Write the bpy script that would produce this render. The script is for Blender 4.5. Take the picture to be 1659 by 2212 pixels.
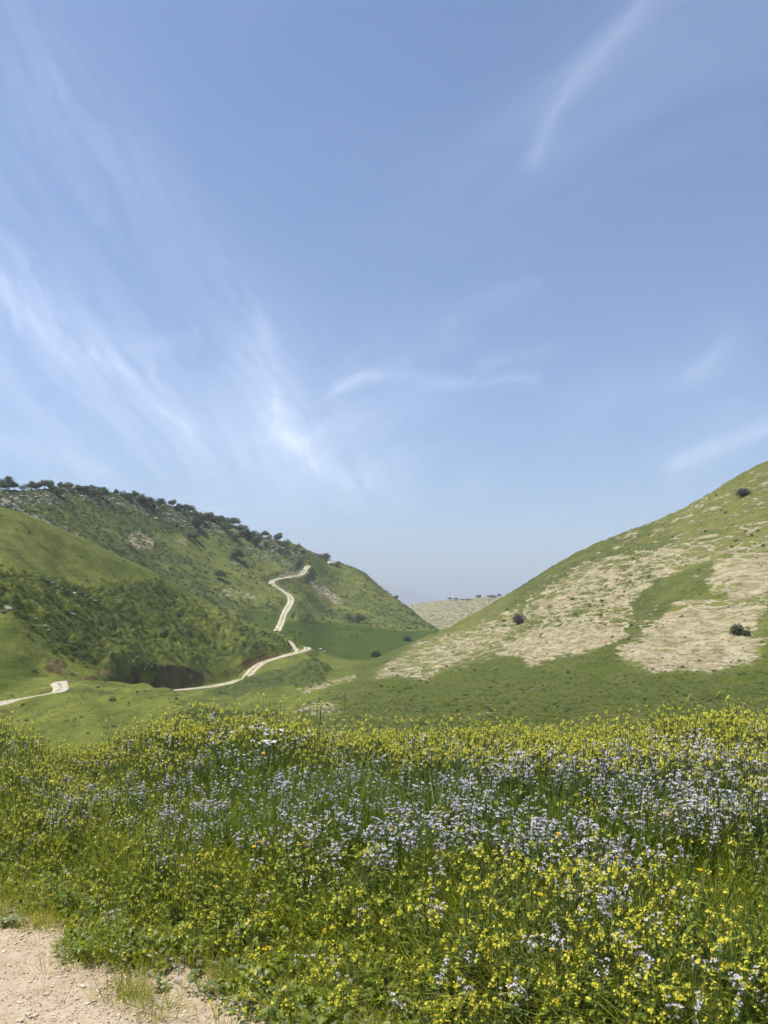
import bpy, math, random
import numpy as np
from mathutils import Vector, Matrix, noise as mnoise
from mathutils.kdtree import KDTree

random.seed(7); RNG = np.random.default_rng(7)
for o in list(bpy.data.objects): bpy.data.objects.remove(o, do_unlink=True)
SC = bpy.context.scene
COL = SC.collection
R = math.radians

# ------------------------------------------------------------------ camera, sky, sun, exposure
EYE = 1.65
W, CX, Y0 = 1659.0, 829.5, 1318.0      # authoring frame: width, centre column, horizon row
cam = bpy.data.cameras.new('camera'); cam_o = bpy.data.objects.new('camera', cam); COL.objects.link(cam_o)
cam.sensor_fit = 'HORIZONTAL'; cam.sensor_width = 36.0; cam.lens = 36.0
cam.shift_y = (Y0 - 1106.0) / W
cam.clip_start = 0.1; cam.clip_end = 200000
cam_o.location = (0, 0, EYE); cam_o.rotation_euler = (R(90), 0, 0)
SC.camera = cam_o

SUN_EL, SUN_AZ = 66.0, 90.0            # degrees; azimuth measured from +Y towards -X
sun_dir = Vector((-math.sin(R(SUN_AZ))*math.cos(R(SUN_EL)), math.cos(R(SUN_AZ))*math.cos(R(SUN_EL)), math.sin(R(SUN_EL))))
sl = bpy.data.lights.new('sun', 'SUN'); sl.energy = 5.0; sl.angle = R(0.6); sl.color = (1.0, 0.955, 0.88)
so = bpy.data.objects.new('sun', sl); COL.objects.link(so)
so.rotation_euler = (-sun_dir).to_track_quat('-Z', 'Y').to_euler(); so.location = (0, 0, 100)

wd = bpy.data.worlds.new('World'); SC.world = wd; wd.use_nodes = True
wt = wd.node_tree; wn = wt.nodes; wl = wt.links
bg = wn['Background']; bg.inputs[1].default_value = 0.122
sky = wn.new('ShaderNodeTexSky'); sky.sky_type = 'NISHITA'; sky.sun_disc = False
sky.sun_elevation = R(SUN_EL); sky.sun_rotation = R(-SUN_AZ)
sky.altitude = 200; sky.air_density = 1.0; sky.dust_density = 0.5; sky.ozone_density = 3.0
SC.view_settings.view_transform = 'Standard'; SC.view_settings.look = 'None'
SC.view_settings.exposure = 0.32; SC.view_settings.gamma = 1.0; SC.view_settings.use_curve_mapping = False
cy = SC.cycles
cy.max_bounces = 3; cy.diffuse_bounces = 2; cy.glossy_bounces = 1; cy.transmission_bounces = 3; cy.transparent_max_bounces = 8; cy.volume_bounces = 0
cy.use_denoising = True; cy.use_adaptive_sampling = True; cy.adaptive_threshold = 0.04; cy.use_light_tree = False; cy.sample_clamp_indirect = 6.0

class NT:
    """small helper for writing node trees"""
    def __init__(s, tree): s.t = tree; s.n = tree.nodes; s.l = tree.links
    def _in(s, sock, v):
        if hasattr(v, 'is_output') or isinstance(v, bpy.types.NodeSocket): s.l.new(v, sock)
        else: sock.default_value = v
    def math(s, op, a, b=0.0, c=None, clamp=False):
        n = s.n.new('ShaderNodeMath'); n.operation = op; n.use_clamp = clamp
        s._in(n.inputs[0], a); s._in(n.inputs[1], b)
        if c is not None: s._in(n.inputs[2], c)
        return n.outputs[0]
    def vmath(s, op, a, b=(0, 0, 0), scale=None):
        n = s.n.new('ShaderNodeVectorMath'); n.operation = op
        s._in(n.inputs[0], a); s._in(n.inputs[1], b)
        if scale is not None: s._in(n.inputs['Scale'], scale)
        return n.outputs['Value'] if op in ('LENGTH', 'DOT_PRODUCT', 'DISTANCE') else n.outputs[0]
    def noise(s, vec, scale, detail=3, rough=0.55, dist=0.0):
        n = s.n.new('ShaderNodeTexNoise'); s._in(n.inputs['Vector'], vec); n.inputs['Scale'].default_value = scale
        n.inputs['Detail'].default_value = detail; n.inputs['Roughness'].default_value = rough; n.inputs['Distortion'].default_value = dist
        return n.outputs[0]
    def voro(s, vec, scale, feature='F1', rand=1.0):
        n = s.n.new('ShaderNodeTexVoronoi'); n.feature = feature; s._in(n.inputs['Vector'], vec)
        n.inputs['Scale'].default_value = scale; n.inputs['Randomness'].default_value = rand
        return n.outputs['Distance']
    def step(s, v, a, b):
        n = s.n.new('ShaderNodeMapRange'); n.interpolation_type = 'SMOOTHSTEP'
        s._in(n.inputs[0], v); n.inputs[1].default_value = a; n.inputs[2].default_value = b
        return n.outputs[0]
    def mix(s, f, a, b, mode='MIX'):
        n = s.n.new('ShaderNodeMix'); n.data_type = 'RGBA'; n.blend_type = mode
        s._in(n.inputs[0], f)
        for k, v in ((6, a), (7, b)):
            if isinstance(v, tuple) and len(v) == 3: v = v + (1.0,)
            s._in(n.inputs[k], v)
        return n.outputs[2]
    def xyz(s, v):
        n = s.n.new('ShaderNodeSeparateXYZ'); s._in(n.inputs[0], v); return n.outputs
    def comb(s, x, y, z):
        n = s.n.new('ShaderNodeCombineXYZ')
        for k, v in enumerate((x, y, z)): s._in(n.inputs[k], v)
        return n.outputs[0]

_tint = NT(wt).mix(1.0, sky.outputs[0], (0.96, 1.0, 1.08), 'MULTIPLY')
wl.new(_tint, bg.inputs[0])

# ------------------------------------------------------------------ helpers
def tag(o, label=None, cat=None, group=None, kind=None):
    if label: o['label'] = label
    if cat: o['category'] = cat
    if group: o['group'] = group
    if kind: o['kind'] = kind
    return o

class MB:
    """collects faces for one mesh"""
    def __init__(s): s.v = []; s.f = []; s.m = []
    def face(s, pts, m=0):
        k = len(s.v); s.v.extend([tuple(p) for p in pts]); s.f.append(tuple(range(k, k+len(pts)))); s.m.append(m)
    def blade(s, b, az, h, w, lean, curl, m=0, n=3):
        """a grass blade: tapering curved strip"""
        ca, sa = math.cos(az), math.sin(az); px, py = -sa, ca
        k = len(s.v)
        for i in range(n+1):
            t = i/n
            r = lean*t + curl*t*t
            zz = h*t*(1-0.35*curl/max(h, .01)*t*t) if curl > 0 else h*t
            ww = w*(1-t)**0.7*0.5*(1.0 if t > 0 else 0.7)
            c = (b[0]+ca*r, b[1]+sa*r, b[2]+zz)
            if i < n:
                s.v.append((c[0]-px*ww, c[1]-py*ww, c[2])); s.v.append((c[0]+px*ww, c[1]+py*ww, c[2]))
            else: s.v.append(c)
        for i in range(n-1): s.f.append((k+2*i, k+2*i+1, k+2*i+3, k+2*i+2)); s.m.append(m)
        s.f.append((k+2*n-2, k+2*n-1, k+2*n)); s.m.append(m)
    def leaf(s, b, az, el, L, w, droop=0.3, m=0):
        """a folded oval leaf"""
        ca, sa = math.cos(az), math.sin(az); ce, se = math.cos(el), math.sin(el)
        px, py = -sa, ca
        def pt(t, u, up=0):
            r = L*t; z = r*se - droop*L*t*t + up
            return (b[0]+ca*r*ce+px*u, b[1]+sa*r*ce+py*u, b[2]+z)
        f = w*0.22
        v = [pt(0, 0), pt(.3, -w*.42, f), pt(.3, 0), pt(.3, w*.42, f), pt(.68, -w*.45, f), pt(.68, 0), pt(.68, w*.45, f), pt(1, 0)]
        k = len(s.v); s.v.extend(v)
        for q in ((0, 2, 1), (0, 3, 2), (1, 2, 5, 4), (2, 3, 6, 5), (4, 5, 7), (5, 6, 7)):
            s.f.append(tuple(k+i for i in q)); s.m.append(m)
    def tube(s, pts, rad, sides=5, m=0, cap=True):
        k0 = len(s.v); n = len(pts)
        for i, p in enumerate(pts):
            p = Vector(p)
            d = (Vector(pts[min(i+1, n-1)])-Vector(pts[max(i-1, 0)]))
            d = d.normalized() if d.length > 1e-9 else Vector((0, 0, 1))
            a = d.cross(Vector((0.3, 0.9, 0.1))); a = a.normalized() if a.length > 1e-6 else Vector((1, 0, 0)); b = d.cross(a)
            for j in range(sides):
                t = 2*math.pi*j/sides
                s.v.append(tuple(p+(a*math.cos(t)+b*math.sin(t))*rad[i]))
        for i in range(n-1):
            for j in range(sides):
                a0 = k0+i*sides+j; a1 = k0+i*sides+(j+1) % sides
                s.f.append((a0, a1, a1+sides, a0+sides)); s.m.append(m)
        if cap:
            s.f.append(tuple(k0+(n-1)*sides+j for j in range(sides))); s.m.append(m)
    def flower(s, c, nrm, r, petals=4, m=0, width=0.75, cup=0.25):
        nrm = Vector(nrm).normalized()
        a = nrm.cross(Vector((0.21, 0.35, 0.91)))
        if a.length < 1e-4: a = Vector((1, 0, 0))
        a.normalize(); b = nrm.cross(a); c = Vector(c); ph = random.uniform(0, 6.28)
        for i in range(petals):
            t = ph+2*math.pi*i/petals; d = a*math.cos(t)+b*math.sin(t); e = b*math.cos(t)-a*math.sin(t)
            w = r*width
            s.face([c, c+d*r*.6-e*w*.5+nrm*r*cup*.5, c+d*r+nrm*r*cup, c+d*r*.6+e*w*.5+nrm*r*cup*.5], m)
    def mesh(s, name, mats, smooth=False):
        me = bpy.data.meshes.new(name); me.from_pydata(s.v, [], s.f)
        for mt in mats: me.materials.append(mt)
        me.polygons.foreach_set('material_index', s.m)
        if smooth: me.polygons.foreach_set('use_smooth', [True]*len(s.f))
        me.update(); return me

def obj(name, me, parent=None, loc=(0, 0, 0), rot=(0, 0, 0), scl=(1, 1, 1), link=True):
    o = bpy.data.objects.new(name, me)
    if link: COL.objects.link(o)
    o.parent = parent; o.location = loc; o.rotation_euler = rot
    o.scale = (scl,)*3 if not hasattr(scl, '__len__') else scl
    return o

def grid_mesh(name, V, nr, nc, mask=None, mats=()):
    """V: (nr*nc,3) vertices; quads between neighbours, optionally a boolean mask of the quads"""
    i, j = np.meshgrid(np.arange(nr-1), np.arange(nc-1), indexing='ij')
    a = (i*nc+j).ravel(); F = np.stack([a, a+1, a+nc+1, a+nc], 1)
    if mask is not None: F = F[mask.ravel()]
    used = np.unique(F); remap = np.full(len(V), -1, np.int64); remap[used] = np.arange(len(used))
    F = remap[F]; VV = V[used]
    me = bpy.data.meshes.new(name)
    me.vertices.add(len(VV)); me.vertices.foreach_set('co', VV.astype(np.float32).ravel())
    me.loops.add(len(F)*4); me.loops.foreach_set('vertex_index', F.astype(np.int32).ravel())
    me.polygons.add(len(F)); me.polygons.foreach_set('loop_start', (np.arange(len(F))*4).astype(np.int32))
    me.polygons.foreach_set('loop_total', np.full(len(F), 4, np.int32))
    me.polygons.foreach_set('use_smooth', np.ones(len(F), bool))
    for m in mats: me.materials.append(m)
    me.update(calc_edges=True); me.validate()
    return me, used

def set_color_attr(me, name, arr):
    a = me.attributes.new(name, 'FLOAT_COLOR', 'POINT'); a.data.foreach_set('color', arr.astype(np.float32).ravel())

# gradient noise on arrays
_perm = np.random.default_rng(11).permutation(512).astype(np.int64)
_perm = np.concatenate([_perm, _perm])
def gnoise(x, y, s=0):
    xi = np.floor(x).astype(np.int64); yi = np.floor(y).astype(np.int64); xf = x-xi; yf = y-yi
    u = xf*xf*xf*(xf*(xf*6-15)+10); v = yf*yf*yf*(yf*(yf*6-15)+10)
    def g(ix, iy, dx, dy):
        h = _perm[(_perm[(ix+s*37) & 511]+iy) & 511]*(2*math.pi/512)
        return np.cos(h)*dx+np.sin(h)*dy
    a = g(xi, yi, xf, yf); b = g(xi+1, yi, xf-1, yf); c = g(xi, yi+1, xf, yf-1); d = g(xi+1, yi+1, xf-1, yf-1)
    return (a*(1-u)+b*u)*(1-v)+(c*(1-u)+d*u)*v
def fbm(x, y, s=0, o=3, lac=2.1, gain=0.5):
    t = 0; amp = 1
    for k in range(o): t = t+gnoise(x, y, s+k)*amp; x = x*lac+13.7; y = y*lac+5.1; amp *= gain
    return t
def sstep(v, a, b):
    t = np.clip((v-a)/(b-a), 0, 1); return t*t*(3-2*t)

def pchip(xk, yk, x):
    xk = np.asarray(xk, float); yk = np.asarray(yk, float); h = np.diff(xk); dl = np.diff(yk)/h
    d = np.zeros_like(yk); w1 = 2*h[1:]+h[:-1]; w2 = h[1:]+2*h[:-1]
    ok = dl[1:]*dl[:-1] > 0
    with np.errstate(divide='ignore', invalid='ignore'):
        hm = (w1+w2)/(w1/dl[:-1]+w2/dl[1:])
    d[1:-1] = np.where(ok, hm, 0); d[0] = dl[0]; d[-1] = dl[-1]
    i = np.clip(np.searchsorted(xk, x)-1, 0, len(h)-1); t = (x-xk[i])/h[i]
    return (yk[i]*(1+2*t)*(1-t)**2+d[i]*h[i]*t*(1-t)**2+yk[i+1]*t*t*(3-2*t)+d[i+1]*h[i]*t*t*(t-1))

# ------------------------------------------------------------------ materials
def new_mat(name):
    m = bpy.data.materials.new(name); m.use_nodes = True; N = NT(m.node_tree)
    return m, N, m.node_tree.nodes['Principled BSDF'], m.node_tree.nodes['Material Output']

def leaf_mat(name, c1, c2, trans=0.35, rough=0.55, rand=True, spec=0.3, dry=None, tip=None):
    m, N, b, out = new_mat(name)
    rnd = N.n.new('ShaderNodeObjectInfo').outputs['Random']
    geo = N.n.new('ShaderNodeNewGeometry'); pos = geo.outputs['Position']
    isl = geo.outputs['Random Per Island']
    f = N.math('ADD', N.math('MULTIPLY', rnd, 0.5), N.math('MULTIPLY', isl, 0.5))
    col = N.mix(f, c1, c2)
    if dry is not None:
        col = N.mix(N.step(isl, 0.93, 0.95), col, dry)
    N.l.new(col, b.inputs['Base Color']); b.inputs['Roughness'].default_value = rough; b.inputs['Specular IOR Level'].default_value = spec
    tr = N.n.new('ShaderNodeBsdfTranslucent'); N.l.new(N.mix(1.0, col, (1.3, 1.3, 0.4), 'MULTIPLY'), tr.inputs[0])
    mx = N.n.new('ShaderNodeMixShader'); mx.inputs[0].default_value = trans
    N.l.new(b.outputs[0], mx.inputs[1]); N.l.new(tr.outputs[0], mx.inputs[2]); N.l.new(mx.outputs[0], out.inputs[0])
    return m

def petal_mat(name, c1, c2, trans=0.3):
    m, N, b, out = new_mat(name)
    isl = N.n.new('ShaderNodeNewGeometry').outputs['Random Per Island']
    col = N.mix(isl, c1, c2)
    N.l.new(col, b.inputs['Base Color']); b.inputs['Roughness'].default_value = 0.6; b.inputs['Specular IOR Level'].default_value = 0.2
    tr = N.n.new('ShaderNodeBsdfTranslucent'); N.l.new(col, tr.inputs[0])
    mx = N.n.new('ShaderNodeMixShader'); mx.inputs[0].default_value = trans
    N.l.new(b.outputs[0], mx.inputs[1]); N.l.new(tr.outputs[0], mx.inputs[2]); N.l.new(mx.outputs[0], out.inputs[0])
    return m

M = {}
M['blade'] = leaf_mat('grass_blade', (0.185, 0.238, 0.016), (0.325, 0.350, 0.042), 0.48, spec=0.2, dry=(0.30, 0.26, 0.10))
M['blade_pale'] = leaf_mat('grass_pale', (0.25, 0.285, 0.036), (0.42, 0.42, 0.090), 0.48, spec=0.2, dry=(0.34, 0.29, 0.13))
M['reed'] = leaf_mat('broad_grass', (0.11, 0.175, 0.032), (0.19, 0.255, 0.060), 0.42, rough=0.4, spec=0.5)
M['weed'] = leaf_mat('weed_leaf', (0.150, 0.205, 0.016), (0.275, 0.325, 0.040), 0.42, rough=0.42, spec=0.5)
M['weed_grey'] = leaf_mat('grey_weed_leaf', (0.115, 0.165, 0.060), (0.18, 0.225, 0.090), 0.25, rough=0.6)
M['stem'] = leaf_mat('green_stem', (0.085, 0.13, 0.03), (0.13, 0.16, 0.05), 0.15)
M['yellow'] = petal_mat('yellow_petal', (0.80, 0.71, 0.035), (0.88, 0.82, 0.13))
M['orange'] = petal_mat('orange_petal', (0.80, 0.45, 0.01), (0.85, 0.56, 0.02))
M['lilac'] = petal_mat('lilac_petal', (0.62, 0.55, 0.63), (0.88, 0.83, 0.86))
M['white'] = petal_mat('white_petal', (0.78, 0.78, 0.74), (0.82, 0.80, 0.80))
M['tree_leaf'] = leaf_mat('evergreen_leaf', (0.085, 0.104, 0.056), (0.155, 0.172, 0.100), 0.32, spec=0.25)
M['bush_leaf'] = leaf_mat('bush_leaf', (0.058, 0.080, 0.026), (0.098, 0.122, 0.046), 0.25)
M['twig'] = leaf_mat('grey_twig', (0.10, 0.085, 0.07), (0.16, 0.14, 0.115), 0.05, rough=0.8)
M['tuft'] = leaf_mat('hill_tuft', (0.090, 0.130, 0.018), (0.150, 0.180, 0.030), 0.35)
M['tuft_dark'] = leaf_mat('hill_scrub', (0.070, 0.096, 0.024), (0.115, 0.142, 0.040), 0.3)
M['tuft_dry'] = leaf_mat('hill_dry_tuft', (0.22, 0.20, 0.10), (0.30, 0.26, 0.14), 0.3)

def bark_mat():
    m, N, b, out = new_mat('bark')
    pos = N.n.new('ShaderNodeTexCoord').outputs['Object']
    N.l.new(N.mix(N.noise(pos, 6, 4), (0.06, 0.048, 0.036), (0.14, 0.12, 0.10)), b.inputs['Base Color']); b.inputs['Roughness'].default_value = 0.9
    return m
M['bark'] = bark_mat()

def rock_mat():
    m, N, b, out = new_mat('limestone')
    tc = N.n.new('ShaderNodeTexCoord').outputs['Object']; rnd = N.n.new('ShaderNodeObjectInfo').outputs['Random']
    v = N.vmath('ADD', tc, N.comb(N.math('MULTIPLY', rnd, 40.0), 0, 0))
    n = N.noise(v, 2.5, 6, 0.65)
    c = N.mix(N.step(n, 0.3, 0.7), (0.25, 0.232, 0.20), (0.42, 0.39, 0.34))
    c = N.mix(N.step(N.noise(v, 0.9, 3), 0.52, 0.66), c, (0.17, 0.165, 0.15))
    c = N.mix(N.math('MULTIPLY', rnd, 0.35), c, (0.5, 0.44, 0.36))
    N.l.new(c, b.inputs['Base Color']); b.inputs['Roughness'].default_value = 0.9
    bp = N.n.new('ShaderNodeBump'); bp.inputs['Strength'].default_value = 0.6; bp.inputs['Distance'].default_value = 0.15; N.l.new(n, bp.inputs['Height']); N.l.new(bp.outputs[0], b.inputs['Normal'])
    return m
M['rock'] = rock_mat()

def hill_mat():
    """grass, scrub, bare soil, rock debris and earth banks, told apart by the cover stored on the land"""
    m, N, b, out = new_mat('hillside')
    pos = N.n.new('ShaderNodeNewGeometry').outputs['Position']
    def attr(nm):
        a = N.n.new('ShaderNodeAttribute'); a.attribute_name = nm
        return N.xyz(a.outputs['Vector'])
    soil, scrub, rock = attr('cover'); bank, lush, dry = attr('cover_two')
    big = N.noise(pos, 0.03, 4, 0.55); med = N.noise(pos, 0.22, 5, 0.6); fine = N.noise(pos, 1.7, 5, 0.65); vf = N.noise(pos, 7.0, 3, 0.6)
    st = N.vmath('MULTIPLY', pos, (0.30, 0.30, 1.7))             # stretched along the contour
    streak = N.noise(st, 0.8, 5, 0.65, 0.6)
    g = N.mix(N.step(big, 0.35, 0.65), (0.168, 0.188, 0.034), (0.224, 0.232, 0.050))
    g = N.mix(N.step(med, 0.35, 0.7), g, (0.106, 0.132, 0.030))
    g = N.mix(N.math('MULTIPLY', N.step(fine, 0.5, 0.8), 0.5), g, (0.20, 0.195, 0.060))
    g = N.mix(N.math('MULTIPLY', dry, N.step(streak, 0.35, 0.7)), g, (0.155, 0.145, 0.072))
    lc = N.mix(N.step(streak, 0.35, 0.65), (0.050, 0.080, 0.011), (0.072, 0.100, 0.015))
    g = N.mix(lush, g, lc)
    # scrub
    lump = N.voro(N.vmath('ADD', pos, N.vmath('SCALE', N.comb(fine, med, fine), scale=1.2)), 0.75, 'F1')
    sm = N.step(N.math('ADD', N.math('MULTIPLY', scrub, 0.75), N.math('MULTIPLY', N.math('SUBTRACT', N.math('ADD', med, fine), 1.0), 0.9)), 0.22, 0.62)
    sc_c = N.mix(N.step(lump, 0.15, 0.6), (0.128, 0.146, 0.042), (0.084, 0.104, 0.032))
    c = N.mix(sm, g, sc_c)
    # bare soil with sheep-trod terraces
    wob = N.vmath('SCALE', N.comb(med, big, fine), scale=1.1)
    cell = N.voro(N.vmath('ADD', st, wob), 0.62, 'DISTANCE_TO_EDGE')
    path = N.math('SUBTRACT', 1.0, N.step(cell, 0.02, 0.075))
    sv = N.math('ADD', soil, N.math('MULTIPLY', N.math('SUBTRACT', N.math('ADD', N.math('MULTIPLY', streak, 0.9), N.math('ADD', N.math('MULTIPLY', med, 0.5), N.math('MULTIPLY', fine, 0.5))), 0.95), 2.6))
    sv = N.math('ADD', sv, N.math('MULTIPLY', N.math('MULTIPLY', path, 0.42), N.step(soil, 0.05, 0.45)))
    smask = N.math('MULTIPLY', N.step(sv, 0.36, 0.66), N.step(soil, 0.02, 0.12))
    s_c = N.mix(N.step(N.noise(st, 1.6, 5, 0.75), 0.36, 0.64), (0.27, 0.22, 0.12), (0.50, 0.42, 0.265))
    s_c = N.mix(N.math('MULTIPLY', path, 0.6), s_c, (0.50, 0.43, 0.30))
    s_c = N.mix(N.math('MULTIPLY', N.step(N.noise(st, 0.45, 5, 0.75, 0.8), 0.46, 0.68), 0.62), s_c, (0.20, 0.185, 0.085))
    s_c = N.mix(N.math('MULTIPLY', N.step(fine, 0.55, 0.75), 0.5), s_c, (0.17, 0.165, 0.07))
    c = N.mix(smask, c, s_c)
    # limestone debris
    rk = N.step(N.math('ADD', rock, N.math('MULTIPLY', N.math('SUBTRACT', N.noise(pos, 0.55, 5, 0.7), 0.5), 1.6)), 0.5, 0.8)
    rk = N.math('MULTIPLY', rk, N.step(rock, 0.03, 0.2))
    c = N.mix(rk, c, N.mix(N.step(fine, 0.4, 0.65), (0.21, 0.20, 0.165), (0.42, 0.39, 0.335)))
    # earth bank
    bk = N.step(N.math('ADD', bank, N.math('MULTIPLY', N.math('SUBTRACT', fine, 0.5), 0.8)), 0.4, 0.6)
    c = N.mix(bk, c, N.mix(N.step(med, 0.35, 0.65), (0.10, 0.070, 0.028), (0.20, 0.145, 0.065)))
    c = N.mix(N.math('MULTIPLY', N.step(vf, 0.35, 0.72), 0.45), c, N.mix(1.0, c, (0.52, 0.58, 0.48), 'MULTIPLY'))
    c = N.mix(N.math('MULTIPLY', N.step(streak, 0.5, 0.72), 0.35), c, N.mix(1.0, c, (1.45, 1.38, 1.3), 'MULTIPLY'))
    N.l.new(c, b.inputs['Base Color']); b.inputs['Roughness'].default_value = 0.95; b.inputs['Specular IOR Level'].default_value = 0.1
    hgt = N.math('ADD', N.math('ADD', N.math('MULTIPLY', fine, 0.7), N.math('MULTIPLY', vf, 0.20)), N.math('MULTIPLY', streak, 0.45))
    bp = N.n.new('ShaderNodeBump'); bp.inputs['Strength'].default_value = 0.75; bp.inputs['Distance'].default_value = 0.8; N.l.new(hgt, bp.inputs['Height']); N.l.new(bp.outputs[0], b.inputs['Normal'])
    return m
M['hill'] = hill_mat()

def track_mat():
    m, N, b, out = new_mat('pale_track')
    pos = N.n.new('ShaderNodeNewGeometry').outputs['Position']
    a = N.n.new('ShaderNodeAttribute'); a.attribute_name = 'across'; u = N.xyz(a.outputs['Vector'])[0]
    nz = N.noise(pos, 0.6, 5, 0.65)
    dirt = N.mix(N.step(nz, 0.3, 0.7), (0.40, 0.335, 0.235), (0.56, 0.485, 0.36))
    au = N.math('ABSOLUTE', u)
    edge = N.step(N.math('ADD', au, N.math('MULTIPLY', N.math('SUBTRACT', nz, 0.5), 0.7)), 0.78, 0.98)
    midm = N.math('SUBTRACT', 1.0, N.step(N.math('ADD', au, N.math('MULTIPLY', N.math('SUBTRACT', N.noise(pos, 0.25, 4, 0.7), 0.5), 1.1)), 0.06, 0.26))
    gm = N.math('MAXIMUM', edge, N.math('MULTIPLY', midm, 0.8))
    c = N.mix(gm, dirt, N.mix(nz, (0.13, 0.15, 0.035), (0.19, 0.19, 0.07)))
    N.l.new(c, b.inputs['Base Color']); b.inputs['Roughness'].default_value = 0.95
    return m
M['track'] = track_mat()

def dirt_mat():
    m, N, b, out = new_mat('gravel_dirt')
    pos = N.n.new('ShaderNodeNewGeometry').outputs['Position']
    a = N.n.new('ShaderNodeAttribute'); a.attribute_name = 'veg'; veg = N.xyz(a.outputs['Vector'])[0]
    big = N.noise(pos, 1.3, 4, 0.6); med = N.noise(pos, 8, 5, 0.65); fine = N.noise(pos, 45, 5, 0.7)
    c = N.mix(N.step(big, 0.3, 0.7), (0.44, 0.325, 0.205), (0.54, 0.425, 0.295))
    c = N.mix(N.math('MULTIPLY', N.step(med, 0.45, 0.7), 0.6), c, (0.60, 0.50, 0.375))
    c = N.mix(N.math('MULTIPLY', N.step(fine, 0.48, 0.68), 0.65), c, (0.32, 0.235, 0.145))
    cells = N.voro(pos, 55.0); cells2 = N.voro(pos, 24.0)
    st = N.math('MULTIPLY', N.math('SUBTRACT', 1.0, N.step(cells, 0.18, 0.34)), N.step(N.noise(pos, 9, 2), 0.45, 0.6))
    st2 = N.math('MULTIPLY', N.math('SUBTRACT', 1.0, N.step(cells2, 0.16, 0.30)), N.step(N.noise(pos, 5, 2), 0.5, 0.62))
    stones = N.math('MAXIMUM', st, st2)
    c = N.mix(N.math('MULTIPLY', stones, 0.7), c, (0.62, 0.53, 0.41))
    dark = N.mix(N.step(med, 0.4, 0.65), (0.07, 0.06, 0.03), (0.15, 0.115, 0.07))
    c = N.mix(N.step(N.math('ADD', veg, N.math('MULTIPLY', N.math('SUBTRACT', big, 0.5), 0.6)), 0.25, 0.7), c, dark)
    N.l.new(c, b.inputs['Base Color']); b.inputs['Roughness'].default_value = 0.95; b.inputs['Specular IOR Level'].default_value = 0.15
    h = N.math('ADD', N.math('MULTIPLY', stones, 0.5), N.math('ADD', N.math('MULTIPLY', med, 0.7), N.math('MULTIPLY', fine, 0.35)))
    bp = N.n.new('ShaderNodeBump'); bp.inputs['Strength'].default_value = 1.0; bp.inputs['Distance'].default_value = 0.035; N.l.new(h, bp.inputs['Height']); N.l.new(bp.outputs[0], b.inputs['Normal'])
    return m
M['dirt'] = dirt_mat()

def plain_mat(name, c1, c2, scale):
    m, N, b, out = new_mat(name)
    pos = N.n.new('ShaderNodeNewGeometry').outputs['Position']
    N.l.new(N.mix(N.noise(pos, scale, 5, 0.6), c1, c2), b.inputs['Base Color']); b.inputs['Roughness'].default_value = 0.95
    return m
M['plain'] = plain_mat('far_plain', (0.16, 0.15, 0.09), (0.28, 0.24, 0.16), 0.004)
M['mountain'] = plain_mat('far_mountain', (0.13, 0.12, 0.09), (0.22, 0.19, 0.14), 0.003)
M['bird'] = plain_mat('bird_feather', (0.03, 0.028, 0.025), (0.06, 0.05, 0.045), 3.0)

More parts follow.
